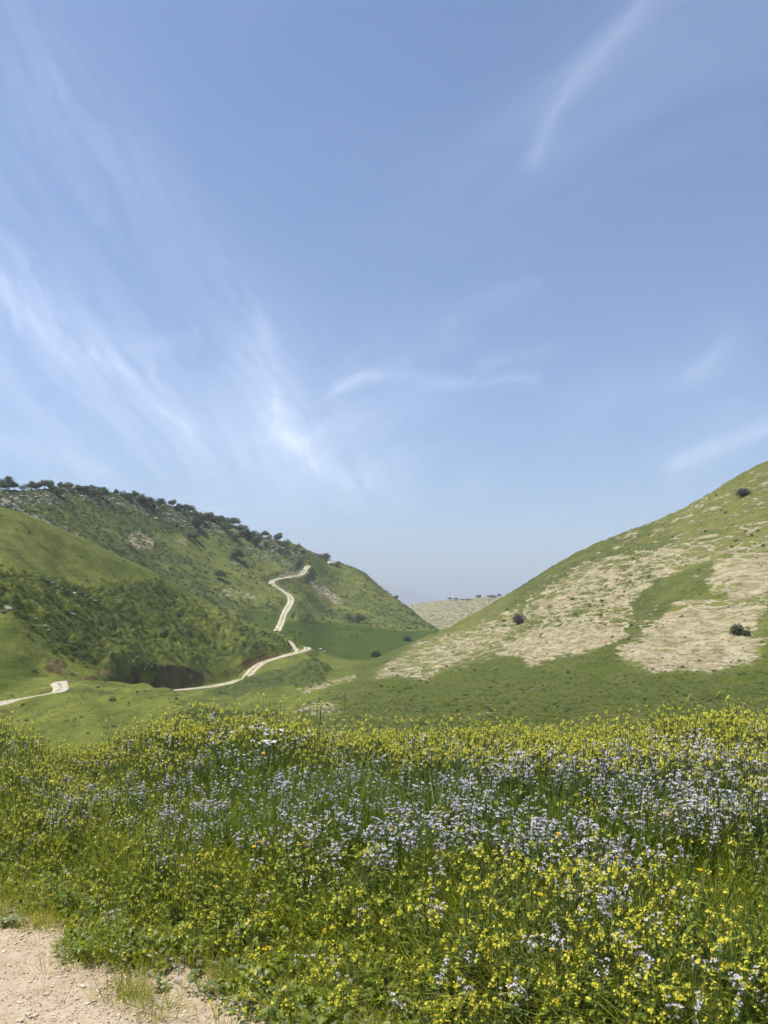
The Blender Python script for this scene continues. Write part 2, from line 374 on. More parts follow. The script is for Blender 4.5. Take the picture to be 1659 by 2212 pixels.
# ------------------------------------------------------------------ land: profiles along sight columns (depth in metres, height)
def P(Y, py): return (Y, EYE+(Y0-py)/W*Y)
def Z(Y, z): return (Y, z)
NEAR = [Z(10, -1.5), Z(17, -3.2), Z(30, -5.0)]
LOW = [Z(520, -14), Z(600, -18), Z(760, -24), Z(900, -34), Z(1500, -40)]
def farC(py): return [Z(520, -16), Z(600, -14), P(800, py), Z(900, -4), Z(1500, -40)]
def drop(z0): return [Z(240, z0*0.55-3), Z(262, z0*.35-5), Z(290, z0*.2-7), Z(310, z0*.1-9), Z(330, -10.5), Z(345, -11), Z(360, -11.5), Z(380, -12), Z(430, -13)]
COLS = {
 -900: NEAR+[P(42, 1560), P(60, 1500), P(66, 1470), P(72, 1420), P(75, 1390), P(88, 1200), P(95, 1180), P(103, 1100), P(112, 1020), P(122, 950), Z(145, 26), Z(165, 30), Z(180, 34), Z(195, 38), Z(210, 42), Z(255, 36)]+LOW,
 0: NEAR+[P(50, 1720), P(74, 1524), P(80, 1500), P(86, 1470), P(89, 1450), P(108, 1255), P(116, 1250), P(126, 1195), P(138, 1143), P(150, 1095), Z(175, 19), Z(200, 24), P(218, 1090), P(235, 1074), P(252, 1061), Z(300, 36)]+LOW,
 90: NEAR+[P(48, 1720), P(77, 1499), P(84, 1478), P(91, 1466), P(94, 1450), P(109, 1322), Z(116, 1.6), P(129, 1245), P(142, 1185), P(155, 1123), Z(180, 16.5), Z(202, 21), P(222, 1120), P(248, 1086), P(272, 1060), Z(320, 39)]+LOW,
 150: NEAR+[P(48, 1710), P(84, 1470), Z(90, -7.3), P(95, 1467), P(98, 1452), P(110, 1376), Z(117, -2.9), P(132, 1290), P(147, 1220), P(160, 1151), Z(185, 14.5), Z(205, 18), P(228, 1146), P(262, 1096), P(292, 1057), Z(340, 42)]+LOW,
 225: NEAR+[P(49, 1690), P(88, 1471), Z(96, -8.8), P(103, 1472), P(105, 1458), P(112, 1424), Z(120, -6.2), P(139, 1318), P(153, 1248), P(166, 1185), Z(190, 11), Z(210, 14), P(238, 1180), P(276, 1120), P(311, 1067), Z(360, 43)]+LOW,
 300: NEAR+[P(50, 1650), P(92, 1477), Z(104, -10.5), P(122, 1492), P(123.8, 1452), P(132, 1405), P(138, 1378), P(147, 1335), P(160, 1275), P(172, 1221), Z(195, 8), Z(215, 9.5), P(248, 1215), P(290, 1146), P(330, 1080), Z(375, 44)]+LOW,
 400: NEAR+[P(47, 1570), P(74, 1512), Z(95, -11.3), P(139, 1486), P(141, 1450), P(148, 1418), P(154, 1394), P(161, 1358), P(171, 1315), P(181, 1273), Z(204, 2), Z(224, 2.5), P(257, 1266), P(306, 1186), P(357, 1105), Z(405, 41)]+LOW,
 450: NEAR+[P(45, 1570), P(66, 1527), Z(90, -11.5), P(148, 1481), P(150.5, 1464), P(157, 1428), P(162, 1402), P(168, 1370), P(177, 1335), P(186, 1301), Z(208, -1), Z(228, -1), P(262, 1292), P(315, 1205), P(370, 1122), Z(420, 40)]+LOW,
 510: NEAR+[P(45, 1570), P(64, 1534), Z(90, -11.4), P(157, 1472), P(160, 1446), P(166, 1412), P(170, 1392), P(175, 1370), P(182, 1352), P(189, 1333), Z(210, -4), Z(232, -4), P(262, 1320), P(320, 1225), P(380, 1139), Z(430, 36)]+LOW,
 560: NEAR+[P(45, 1570), P(62, 1540), Z(90, -11.2), P(165, 1438), P(167, 1400), P(172, 1390), P(176, 1382), P(181, 1374), P(186, 1365), P(191, 1356), Z(212, -6.5), Z(235, -6.5), P(262, 1345), P(325, 1245), P(390, 1157), Z(440, 33)]+LOW,
 610: NEAR+[P(48, 1565), P(66, 1535), Z(95, -10.9), P(170, 1420), P(172, 1402), P(177, 1396), P(181, 1391), P(186, 1386), P(193, 1380), P(200, 1375), Z(218, -7.2), P(236, 1372), P(266, 1345), P(330, 1258), P(402, 1171), Z(450, 30)]+LOW,
 640: NEAR+[P(50, 1560), P(70, 1530), Z(100, -10.5), P(160, 1430), P(178, 1410), P(184, 1404), P(188, 1401), P(194, 1397), P(202, 1393), P(212, 1388), P(225, 1380), P(240, 1372), P(275, 1340), P(335, 1265), P(412, 1180), Z(460, 28)]+LOW,
 720: NEAR+[P(50, 1558), P(75, 1522), P(100, 1495), P(125, 1468), P(140, 1452), P(150, 1446), Z(162, -11.6), Z(178, -11.8), P(200, 1424), P(222, 1412), P(245, 1398), P(270, 1382), P(312, 1352), P(365, 1290), P(440, 1214), Z(490, 20)]+LOW,
 775: NEAR+[P(50, 1557), P(78, 1516), P(102, 1487), P(125, 1462), P(140, 1446), P(154, 1434), Z(168, -11.0), Z(185, -12), P(212, 1419), P(236, 1405), P(260, 1391), P(285, 1374), P(322, 1348), P(370, 1298), P(438, 1232), Z(488, 16)]+LOW,
 830: NEAR+[P(50, 1556), P(80, 1510), P(105, 1478), P(125, 1455), P(140, 1438), P(160, 1413), Z(175, -10.5), Z(195, -12), P(225, 1410), P(250, 1396), P(275, 1382), P(300, 1366), P(332, 1346), P(375, 1312), P(420, 1275), Z(470, 2)]+LOW,
 880: NEAR+[P(50, 1556), P(80, 1505), P(105, 1470), P(125, 1446), P(142, 1428), P(172, 1394), Z(188, -9), Z(208, -11), P(238, 1402), P(265, 1390), P(290, 1378), P(312, 1365), P(338, 1350), P(368, 1330), P(400, 1311), Z(450, -4)]+farC(1309),
 930: NEAR+[P(50, 1555), P(80, 1500), P(105, 1463), P(125, 1438), P(145, 1416), P(184, 1373), Z(200, -6.8), Z(220, -9), Z(250, -10), P(300, 1369), P(320, 1363), P(335, 1359), P(350, 1356), P(365, 1353), P(380, 1351), Z(430, -12)]+farC(1300),
 1000: NEAR+[P(49, 1555), P(78, 1495), P(102, 1458), P(120, 1432), P(140, 1403), P(188, 1338), Z(208, -4), Z(228, -7), Z(255, -9), Z(290, -10), Z(310, -11), Z(330, -11.5), Z(345, -11.5), Z(360, -12), Z(380, -12.5), Z(430, -13)]+farC(1295),
 1080: NEAR+[P(48, 1555), P(75, 1490), P(98, 1452), P(115, 1425), P(135, 1390), P(190, 1294), Z(215, 0)]+drop(5)+farC(1290),
 1250: NEAR+[P(47, 1552), P(72, 1475), P(92, 1425), P(110, 1375), P(130, 1313), P(172, 1195), Z(200, 10)]+drop(16)+farC(1300),
 1450: NEAR+[P(46, 1550), P(66, 1475), P(84, 1400), P(100, 1335), P(118, 1252), P(160, 1116), Z(190, 17)]+drop(22)+LOW,
 1659: NEAR+[P(45, 1548), P(60, 1482), P(76, 1395), P(92, 1290), P(112, 1165), P(150, 1002), Z(180, 26)]+drop(31)+LOW,
 2600: NEAR+[P(40, 1545), P(52, 1450), P(64, 1300), P(78, 1130), P(95, 930), P(125, 700), Z(150, 42)]+drop(45)+LOW,
}
CK = sorted(COLS); NS = len(COLS[0])
for k in CK: assert len(COLS[k]) == NS, (k, len(COLS[k]), NS)
pxs = np.concatenate([np.linspace(-900, -60, 60, endpoint=False), np.linspace(-60, 1720, 760, endpoint=False), np.linspace(1720, 2600, 60)])
def geo(a, b, n): return np.exp(np.linspace(math.log(a), math.log(b), n, endpoint=False))
Ys = np.concatenate([geo(10, 45, 40), geo(45, 215, 470), geo(215, 460, 220), geo(460, 900, 70), geo(900, 1500, 9), [1500.0]])
NC, NR = len(pxs), len(Ys)
kY = np.zeros((NS, NC)); kZ = np.zeros((NS, NC))
for s in range(NS):
    kY[s] = np.exp(pchip(CK, [math.log(COLS[k][s][0]) for k in CK], pxs)); kZ[s] = pchip(CK, [COLS[k][s][1] for k in CK], pxs)
H = np.zeros((NR, NC)); SL = np.zeros((NR, NC))
for c in range(NC):
    yk = kY[:, c].copy()
    for s in range(1, NS): yk[s] = max(yk[s], yk[s-1]*1.002)
    H[:, c] = pchip(np.log(yk), kZ[:, c], np.log(Ys)); SL[:, c] = np.interp(Ys, yk, np.arange(NS))
PX = np.broadcast_to(pxs, (NR, NC)); YY = np.broadcast_to(Ys[:, None], (NR, NC)); XX = (PX-CX)/W*YY

def col_index(px):
    c = np.searchsorted(pxs, px)-1; return int(np.clip(c, 0, NC-2))
def land(x, y):
    """height of the land at world x, y"""
    px = CX+x/y*W; c = col_index(px); r = int(np.clip(np.searchsorted(Ys, y)-1, 0, NR-2))
    u = (px-pxs[c])/(pxs[c+1]-pxs[c]); v = (y-Ys[r])/(Ys[r+1]-Ys[r])
    return float((H[r, c]*(1-u)+H[r, c+1]*u)*(1-v)+(H[r+1, c]*(1-u)+H[r+1, c+1]*u)*v)
def spot(px, py, ymin=40.0, ymax=1e9, near=None):
    """where the sight line of a place in the view meets the land, beyond ymin"""
    c = col_index(px); u = (px-pxs[c])/(pxs[c+1]-pxs[c])
    h = H[:, c]*(1-u)+H[:, c+1]*u; pt = Y0-(h-EYE)/Ys*W
    ok = (pt <= py) & (Ys >= ymin) & (Ys <= ymax)
    if not ok.any():
        k = np.where((Ys >= ymin) & (Ys <= ymax))[0]; r = int(k[np.argmin(pt[k])])
    else: r = int(np.argmax(ok))
    y = float(Ys[r])
    if ok.any() and r > 0 and pt[r-1] > py and Ys[r-1] >= ymin:
        f = (pt[r-1]-py)/(pt[r-1]-pt[r]); y = float(Ys[r-1]+(Ys[r]-Ys[r-1])*f)
    x = (px-CX)/W*y
    return x, y, land(x, y)

# tracks cut into the land first
def smooth_line(pts, it=2):
    for _ in range(it):
        q = [pts[0]]
        for a, b in zip(pts[:-1], pts[1:]):
            q.append(tuple(a[i]*.75+b[i]*.25 for i in range(3))); q.append(tuple(a[i]*.25+b[i]*.75 for i in range(3)))
        q.append(pts[-1]); pts = q
    return pts
TRACKS = [
 ('dirt_track', [(-60, 1536), (0, 1520), (50, 1510), (90, 1503), (118, 1497), (134, 1490), (130, 1482), (124, 1476), (150, 1471.5)], 55, 95, 0.95, 'pale twin-rut dirt track bending over the green knoll'),
 ('dirt_track', [(330, 1494), (368, 1492), (420, 1488), (480, 1480), (518, 1470), (537, 1460), (548, 1442), (575, 1428), (610, 1418), (640, 1411), (662, 1404), (667, 1400), (655, 1396)], 118, 232, 1.15, 'pale dirt track curving along the foot of the dark earth bank'),
 ('footpath', [(598, 1369), (620, 1381), (632, 1391), (636, 1399), (642, 1406)], 170, 240, 0.55, 'narrow trodden path joining the two bends of the track'),
 ('dirt_track', [(596, 1367), (607, 1348), (612, 1328), (622, 1312), (630, 1298), (627, 1287), (610, 1276), (590, 1263), (583, 1257), (596, 1251), (625, 1247), (645, 1244), (655, 1240), (660, 1229), (667, 1220)], 232, 470, 1.35, 'pale dirt track winding in an S up the far hillside'),
]
lines = []
for nm, pl, y0, y1, hw, lab in TRACKS:
    dense = []
    for a, b in zip(pl[:-1], pl[1:]):
        for t in np.linspace(0, 1, 5, endpoint=False): dense.append((a[0]+(b[0]-a[0])*t, a[1]+(b[1]-a[1])*t))
    dense.append(pl[-1])
    pts = [spot(px, py, y0, y1) for px, py in dense]
    A = np.array(pts); ker = np.ones(7)/7
    for k in range(3):
        e = np.concatenate([[A[0, k]]*3, A[:, k], [A[-1, k]]*3]); A[:, k] = np.convolve(e, ker, 'valid')
    lines.append((nm, A, hw, lab))
# carve
carve_w = np.zeros((NR, NC))
for nm, A, hw, lab in lines:
    seg = []
    for a, b in zip(A[:-1], A[1:]):
        n = max(1, int(np.linalg.norm(b[:2]-a[:2])/0.8))
        for t in np.linspace(0, 1, n, endpoint=False): seg.append(a+(b-a)*t)
    seg.append(A[-1]); kd = KDTree(len(seg))
    for i, p in enumerate(seg): kd.insert((p[0], p[1], 0), i)
    kd.balance(); rad = hw*3.0
    xa = np.array(seg); msk = (XX > xa[:, 0].min()-rad) & (XX < xa[:, 0].max()+rad) & (YY > xa[:, 1].min()-rad) & (YY < xa[:, 1].max()+rad)
    for r, c in zip(*np.where(msk)):
        co, i, d = kd.find((XX[r, c], YY[r, c], 0))
        if d < rad:
            w = 1-float(sstep(np.float64(d), hw*1.05, rad)); H[r, c] = H[r, c]*(1-w)+seg[i][2]*w; carve_w[r, c] = max(carve_w[r, c], w)

# what covers the land
PYT = Y0-(H-EYE)/YY*W
def poly_sd(poly, px, py):
    """signed distance to a polygon (positive inside)"""
    xs_ = [q[0] for q in poly]; ys_ = [q[1] for q in poly]
    box = (px > min(xs_)-40) & (px < max(xs_)+40) & (py > min(ys_)-40) & (py < max(ys_)+40)
    res = np.full(px.shape, -1e3); px = px[box]; py = py[box]
    ins = np.zeros(px.shape, bool); dm = np.full(px.shape, 1e9); n = len(poly)
    for i in range(n):
        x1, y1 = poly[i]; x2, y2 = poly[(i+1) % n]
        if y1 != y2: ins ^= ((y1 > py) != (y2 > py)) & (px < (x2-x1)*(py-y1)/(y2-y1)+x1)
        L = (x2-x1)**2+(y2-y1)**2; t = np.clip(((px-x1)*(x2-x1)+(py-y1)*(y2-y1))/L, 0, 1)
        dm = np.minimum(dm, np.hypot(px-x1-t*(x2-x1), py-y1-t*(y2-y1)))
    res[box] = np.where(ins, dm, -dm)
    return res
def z4(l): return [(1194.5+x*.28, 962+y*.28) for x, y in l]
def z3(l): return [(796+x*.28, 1194.5+y*.28) for x, y in l]
onA = (PX < 640) & (SL >= 6) & (SL < 13.3)
onE = (PX > 640) & (SL < 9.0) & (SL > 2)
onB = (SL >= 13.3) & (SL < 19.3)
soil = np.zeros((NR, NC)); scrub = np.zeros_like(soil); rock = np.zeros_like(soil); bank = np.zeros_like(soil); lush = np.zeros_like(soil); dry = np.zeros_like(soil)
def addE(poly, v, soft=10):
    global soil
    m = sstep(poly_sd(poly, PX, PYT), -soft, soft)*onE; soil = np.maximum(soil, m*v)
addE(z4([(830, 1310), (1000, 1250), (1250, 1230), (1480, 1240), (1660, 1250), (1590, 1330), (1560, 1400), (1500, 1430), (1530, 1480), (1660, 1500), (1590, 1560), (1590, 1640), (1530, 1690), (1300, 1720), (1200, 1750), (1000, 1735), (780, 1740), (620, 1690), (520, 1640), (490, 1580), (560, 1550), (680, 1500), (700, 1440), (820, 1370)]), 0.92, 16)
addE(z3([(920, 770), (1080, 700), (1250, 600), (1659, 540), (1900, 560), (2000, 640), (1830, 720), (1659, 790), (1530, 790), (1350, 830), (1250, 880), (1180, 800), (1050, 770)]), 0.85, 16)
addE(z4([(1250, 900), (1659, 810), (1900, 800), (1900, 1000), (1700, 1020), (1670, 1120), (1620, 1180), (1480, 1230), (1240, 1225), (920, 1250), (900, 1230), (1100, 1150), (1250, 1060), (1270, 980)]), 0.80, 16)
addE(z4([(250, 900), (720, 820), (1100, 760), (1200, 900), (1000, 960), (960, 1020), (780, 1080), (700, 1200), (450, 1290), (0, 1350), (-250, 1300), (0, 1060)]), 0.52, 14)
addE(z3([(30, 970), (200, 820), (400, 690), (640, 620), (960, 520), (1250, 480), (1100, 640), (900, 720), (700, 870), (450, 970), (230, 960)]), 0.50, 12)
addE(z4([(600, 640), (790, 545), (900, 540), (700, 640)]), 0.6, 5)
addE(z4([(1000, 480), (1300, 340), (1300, 420), (1050, 540)]), 0.34, 10)
addE(z4([(200, 820), (700, 700), (1659, 560), (1900, 560), (1900, 820), (1100, 790)]), 0.24, 20)
addE(z4([(-900, 1560), (-300, 1250), (0, 1040), (300, 890), (720, 800), (1200, 740), (1900, 700), (1900, 1250), (1500, 1240), (900, 1260), (820, 1400), (560, 1420), (300, 1580), (0, 1650), (-300, 1560), (-700, 1700)]), 0.40, 25)
addE(z4([(0, 1000), (500, 640), (1000, 440), (1900, 60), (1900, 760), (700, 800)]), 0.22, 30)
greenE = sstep(poly_sd(z4([(600, 1240), (760, 1080), (1000, 980), (1230, 895), (1260, 1010), (1160, 1040), (1230, 1150), (1360, 1135), (1350, 1200), (1010, 1200), (900, 1250), (830, 1370), (640, 1370)]), PX, PYT), -4, 6)*onE
soil *= (1-0.75*greenE)
lush = np.maximum(lush, greenE*0.35)
# stony soil of the far hill, and small bare places
farhill = (SL > 19.6) & (PX > 800)
soil = np.maximum(soil, farhill*0.46)
far_rock = farhill*0.30
for poly, v in (([(270, 1160), (300, 1150), (330, 1165), (335, 1190), (290, 1192)], .55), ([(375, 1165), (400, 1160), (405, 1182), (385, 1180)], .5), ([(138, 1140), (182, 1158), (190, 1170), (150, 1158)], .7),
                ([(480, 1268), (560, 1282), (565, 1300), (470, 1290)], .35), ([(665, 1255), (700, 1268), (745, 1300), (730, 1308), (690, 1285)], .6), ([(610, 1236), (655, 1230), (650, 1246), (600, 1250)], .7)):
    soil = np.maximum(soil, sstep(poly_sd(poly, PX, PYT), -6, 6)*v*onB)
for poly, v in (([(640, 1490), (700, 1470), (765, 1455), (770, 1462), (700, 1485), (660, 1500)], .46), ([(620, 1535), (700, 1515), (760, 1535), (700, 1550)], .42)):
    soil = np.maximum(soil, sstep(poly_sd(poly, PX, PYT), -5, 5)*v)
# rocky ridge band on the far left hill
crestY = np.array([PYT[(SL[:, c] > 17), c][:40].min() for c in range(NC)])
below = PYT-crestY[None, :]
nz1 = fbm(XX*0.03, YY*0.03, 3, 3)
rock = np.where(onB & (PX < 690), sstep(below+nz1*14, -4, 4)*(1-sstep(below+nz1*22, 22, 44))*0.52, 0)
rock = np.where(PX > 640, rock*(1-sstep(PX, 640, 700)), rock)
rock = np.maximum(rock, sstep(poly_sd([(0, 1075), (60, 1105), (120, 1138), (185, 1165), (180, 1172), (100, 1140), (0, 1095)], PX, PYT), -6, 5)*onB*0.75)
rock = np.maximum(rock, sstep(poly_sd([(520, 1170), (600, 1195), (660, 1225), (700, 1270), (690, 1280), (620, 1235), (540, 1200)], PX, PYT), -6, 5)*onB*0.5)
rock = np.maximum(rock, sstep(poly_sd([(100, 1250), (140, 1262), (190, 1288), (250, 1300), (240, 1318), (180, 1300), (120, 1268)], PX, PYT), -8, 5)*onA*0.42)
rock = np.maximum(rock, sstep(poly_sd([(0, 1245), (20, 1280), (110, 1335), (170, 1395), (150, 1400), (60, 1340), (0, 1310)], PX, PYT), -8, 5)*onA*0.36)
rock = np.maximum(rock, far_rock); scrub = np.maximum(scrub, farhill*0.85)
# scrub
lowA = onA*sstep(PYT-np.interp(PX, [0, 100, 180, 280, 350, 450, 560], [1235, 1240, 1262, 1255, 1258, 1308, 1365]), -14, 18)
nzs = fbm(XX*0.05, YY*0.05, 9, 3)
scrub = np.maximum(scrub, lowA*(0.46+0.6*nzs)*sstep(SL, 6.9, 7.6))
spur = onA*(PX < 300)*(1-sstep(SL, 7.9, 8.15))*sstep(PYT-np.interp(PX, [0, 60, 120, 180, 250], [1300, 1350, 1395, 1420, 1440]), -10, 25)
scrub *= (1-0.75*spur)
scrub = np.maximum(scrub, onA*(1-lowA)*0.03)
scrub = np.maximum(scrub, onB*(0.58+0.6*nzs+0.22*(1-sstep(PX, 300, 560))))
lightB = sstep(poly_sd([(330, 1160), (420, 1150), (470, 1190), (560, 1245), (590, 1290), (540, 1310), (470, 1270), (420, 1215)], PX, PYT), -14, 14)*onB
scrub *= (1-0.55*lightB)
scrub = np.maximum(scrub, onE*sstep(PX, 1000, 1150)*(1-sstep(below, 30, 90))*0.62*(1-sstep(PX, 1400, 1550)))
scrub = np.maximum(scrub, onE*0.20*sstep(PX, 645, 760))
gul = sstep(poly_sd([(440, 1500), (560, 1455), (690, 1420), (720, 1440), (690, 1478), (560, 1500), (470, 1515)], PX, PYT), -8, 8)*(SL < 9)
scrub = np.maximum(scrub, gul*0.95); lush = np.maximum(lush, gul*0.5)
scrub = np.maximum(scrub, ((SL < 5.5) & (SL > 2) & (PX < 600))*(0.34+0.8*nzs))
# lush crop fields on the valley floor
fld = sstep(poly_sd([(618, 1342), (700, 1345), (770, 1350), (860, 1362), (960, 1362), (900, 1392), (800, 1428), (720, 1420), (650, 1392), (602, 1368)], PX, PYT), -3, 3)*(SL > 8.6)*(SL < 17)
fld = np.maximum(fld, sstep(poly_sd([(520, 1318), (560, 1316), (610, 1328), (602, 1352), (592, 1368), (540, 1345)], PX, PYT), -4, 4)*(SL > 12.5)*0.9)
lush = np.maximum(lush, fld); scrub *= (1-fld)
lush = np.maximum(lush, onE*(1-np.clip(soil*3, 0, 1))*0.55*sstep(PYT, 1330, 1420)*sstep(PX, 645, 820))
lush = np.maximum(lush, sstep(poly_sd([(-60, 1420), (60, 1420), (100, 1460), (60, 1480), (-60, 1500)], PX, PYT), -12, 12)*0.8*(SL < 8))
scrub = np.where((SL < 8) & (PX < 110), scrub*0.6, scrub)
dry = np.clip(farhill*0.9+onE*0.9*sstep(PX, 645, 820)+onB*(0.30+0.15*(1-sstep(PX, 200, 500)))+onA*(1-lowA)*0.12, 0, 1)*(1-fld)
# earth banks
bk = sstep(SL, 5.9, 6.15)*(1-sstep(SL, 7.15, 7.5)); nb = fbm(PX*0.02, SL*1.5, 5, 3)
bank = bk*np.where((PX > 270) & (PX < 625), 0.66+1.1*nb, 0)*np.interp(PX, [270, 300, 420, 460, 505, 530, 600, 625], [1, 1, .95, .55, .55, 1, 1, .6])*sstep(PX, 265, 290)*(1-sstep(PX, 590, 630))
bank = np.maximum(bank, bk*np.where((PX > 85) & (PX < 290), 0.40+0.9*nb, 0)*sstep(PX, 85, 105))
bank = np.clip(bank, 0, 1); scrub *= (1-bank)

# relief on top of the smooth land
wv = (1-carve_w)
rel = fbm(XX*0.055, YY*0.055, 21, 3)*0.9*sstep(YY, 60, 120)*(1-fld)*(1-0.5*onE)
lmp = np.abs(fbm(XX*0.48, YY*0.48, 31, 2)); lmp2 = fbm(XX*0.75, YY*0.75, 41, 2)
knl = ((SL < 5.7) & (PX < 640))*1.0
lst = np.abs(fbm(XX*0.34+YY*.1, H*1.15, 35, 2))
rel += (0.8*(0.42-lmp)+1.0*(0.40-lst)+0.28*lmp2)*np.maximum(np.clip(scrub, 0, 1), 1.35*lowA*(1-spur)*sstep(SL, 7.3, 8.0))*sstep(YY, 50, 90)*0.95*(1-0.72*knl)
rel += (fbm(XX*0.16, H*1.1, 51, 2)*0.26+fbm(XX*0.35, H*2.6, 55, 2)*0.16)*onE + fbm(XX*0.5, YY*0.5, 61, 2)*0.10
rel += np.clip(rock, 0, 1)*fbm(XX*0.22, YY*0.22, 71, 3)*1.8
rel += bank*fbm(XX*0.6, YY*0.6, 81, 3)*0.9
rel += (fbm(XX*0.10, YY*0.10, 91, 3)*0.9+fbm(XX*0.3, YY*0.3, 95, 2)*0.25)*knl*sstep(YY, 52, 62)+gul*fbm(XX*0.14, YY*0.14, 93, 3)*1.6
rel *= np.where(YY > 600, 0.8, 1.0)*sstep(YY, 12, 40)
H = H+rel*wv
PYT = Y0-(H-EYE)/YY*W

V = np.stack([XX, YY, H], -1).reshape(-1, 3)
C1 = np.stack([soil, np.clip(scrub, 0, 1), rock, np.ones_like(soil)], -1).reshape(-1, 4)
C2 = np.stack([bank, lush, dry, np.ones_like(soil)], -1).reshape(-1, 4)
sq = SL[:-1, :-1]; pq = PX[:-1, :-1]
isA = (pq < 640) & (sq >= 6) & (sq < 13.3); isB = (sq >= 13.3) & (sq < 19.3) & (pq < 1010)
isE = (pq >= 690) & (sq < 9) ; isK = (pq < 690) & (sq < 6)
isC = (sq >= 19.3)
isV = ~(isA | isB | isE | isK | isC)
for nm, mk, lab in (('hill', isA, 'near green hill on the left with tussocky lower slope'), ('hill', isB, 'farther left hill with rocky tree-lined ridge'),
                    ('hill', isE, 'right-hand hill with bare pale soil patches'), ('knoll', isK, 'low grassy knoll and gully below the flower meadow'),
                    ('hill', isC, 'distant pale stony hill closing the valley'), ('valley_floor', isV, 'green valley floor with crop field between the hills')):
    me, used = grid_mesh(nm, V, NR, NC, mk, [M['hill']])
    set_color_attr(me, 'cover', C1[used]); set_color_attr(me, 'cover_two', C2[used])
    tag(obj(nm, me), lab, 'hill' if nm == 'hill' else 'terrain', kind='structure')

# tracks as ribbons
for nm, A, hw, lab in lines:
    pts = smooth_line([tuple(p) for p in A], 2)
    vs = []; fs = []; acr = []; NA = 8
    for i, p in enumerate(pts):
        a = Vector(pts[max(i-1, 0)]); b = Vector(pts[min(i+1, len(pts)-1)]); d = (b-a); d.z = 0; d.normalize(); s = Vector((-d.y, d.x, 0))
        w = hw*(1+0.22*mnoise.noise(Vector((p[0]*.15, p[1]*.15, 3))))
        for j in range(NA+1):
            u = j/NA*2-1; q = Vector(p)+s*w*u
            zz = max(land(q.x, q.y), p[2]-0.25)+(0.09+0.03*math.cos(u*math.pi*2) if 0 < j < NA else -0.12)
            vs.append((q.x, q.y, zz)); acr.append((u, 0, 0, 1))
    for i in range(len(pts)-1):
        for j in range(NA): k = i*(NA+1)+j; fs.append((k, k+1, k+NA+2, k+NA+1))
    me = bpy.data.meshes.new(nm); me.from_pydata(vs, [], fs); me.materials.append(M['track']); me.polygons.foreach_set('use_smooth', [True]*len(fs))
    set_color_attr(me, 'across', np.array(acr)); me.update()
    tag(obj(nm, me), lab, 'track', kind='structure')

# far plain, mountain
me = bpy.data.meshes.new('ground'); E_ = 13500
me.from_pydata([(-E_, -E_, -43), (E_, -E_, -43), (E_, E_, -43), (-E_, E_, -43)], [], [(0, 1, 2, 3)]); me.materials.append(M['plain'])
tag(obj('ground', me), 'flat land reaching to the horizon beyond the hills', 'ground', kind='structure')
nr, nc = 24, 160; mv = np.zeros((nr, nc, 3))
for j in range(nc):
    px = 300+j*8.0
    top = np.interp(px, [300, 650, 760, 830, 880, 930, 1000, 1100, 1300, 1580], [1275, 1262, 1258, 1263, 1274, 1290, 1299, 1303, 1300, 1306])
    for i in range(nr):
        t = i/(nr-1); Yd = 8800+3000*t; prof = math.sin(math.pi*min(1, t*1.02))**0.8 if t < .98 else 0
        zt = EYE+(Y0-top)/W*10300
        x = (px-CX)/W*10300
        mv[i, j] = (x, Yd, -44+(zt+44)*prof+45*prof*mnoise.noise(Vector((x*.002, Yd*.002, 1)))*(.4+.6*abs(t-.5)))
me, _ = grid_mesh('mountain', mv.reshape(-1, 3), nr, nc, None, [M['mountain']])
tag(obj('mountain', me), 'faint blue mountain in the haze beyond the valley', 'mountain', kind='structure')

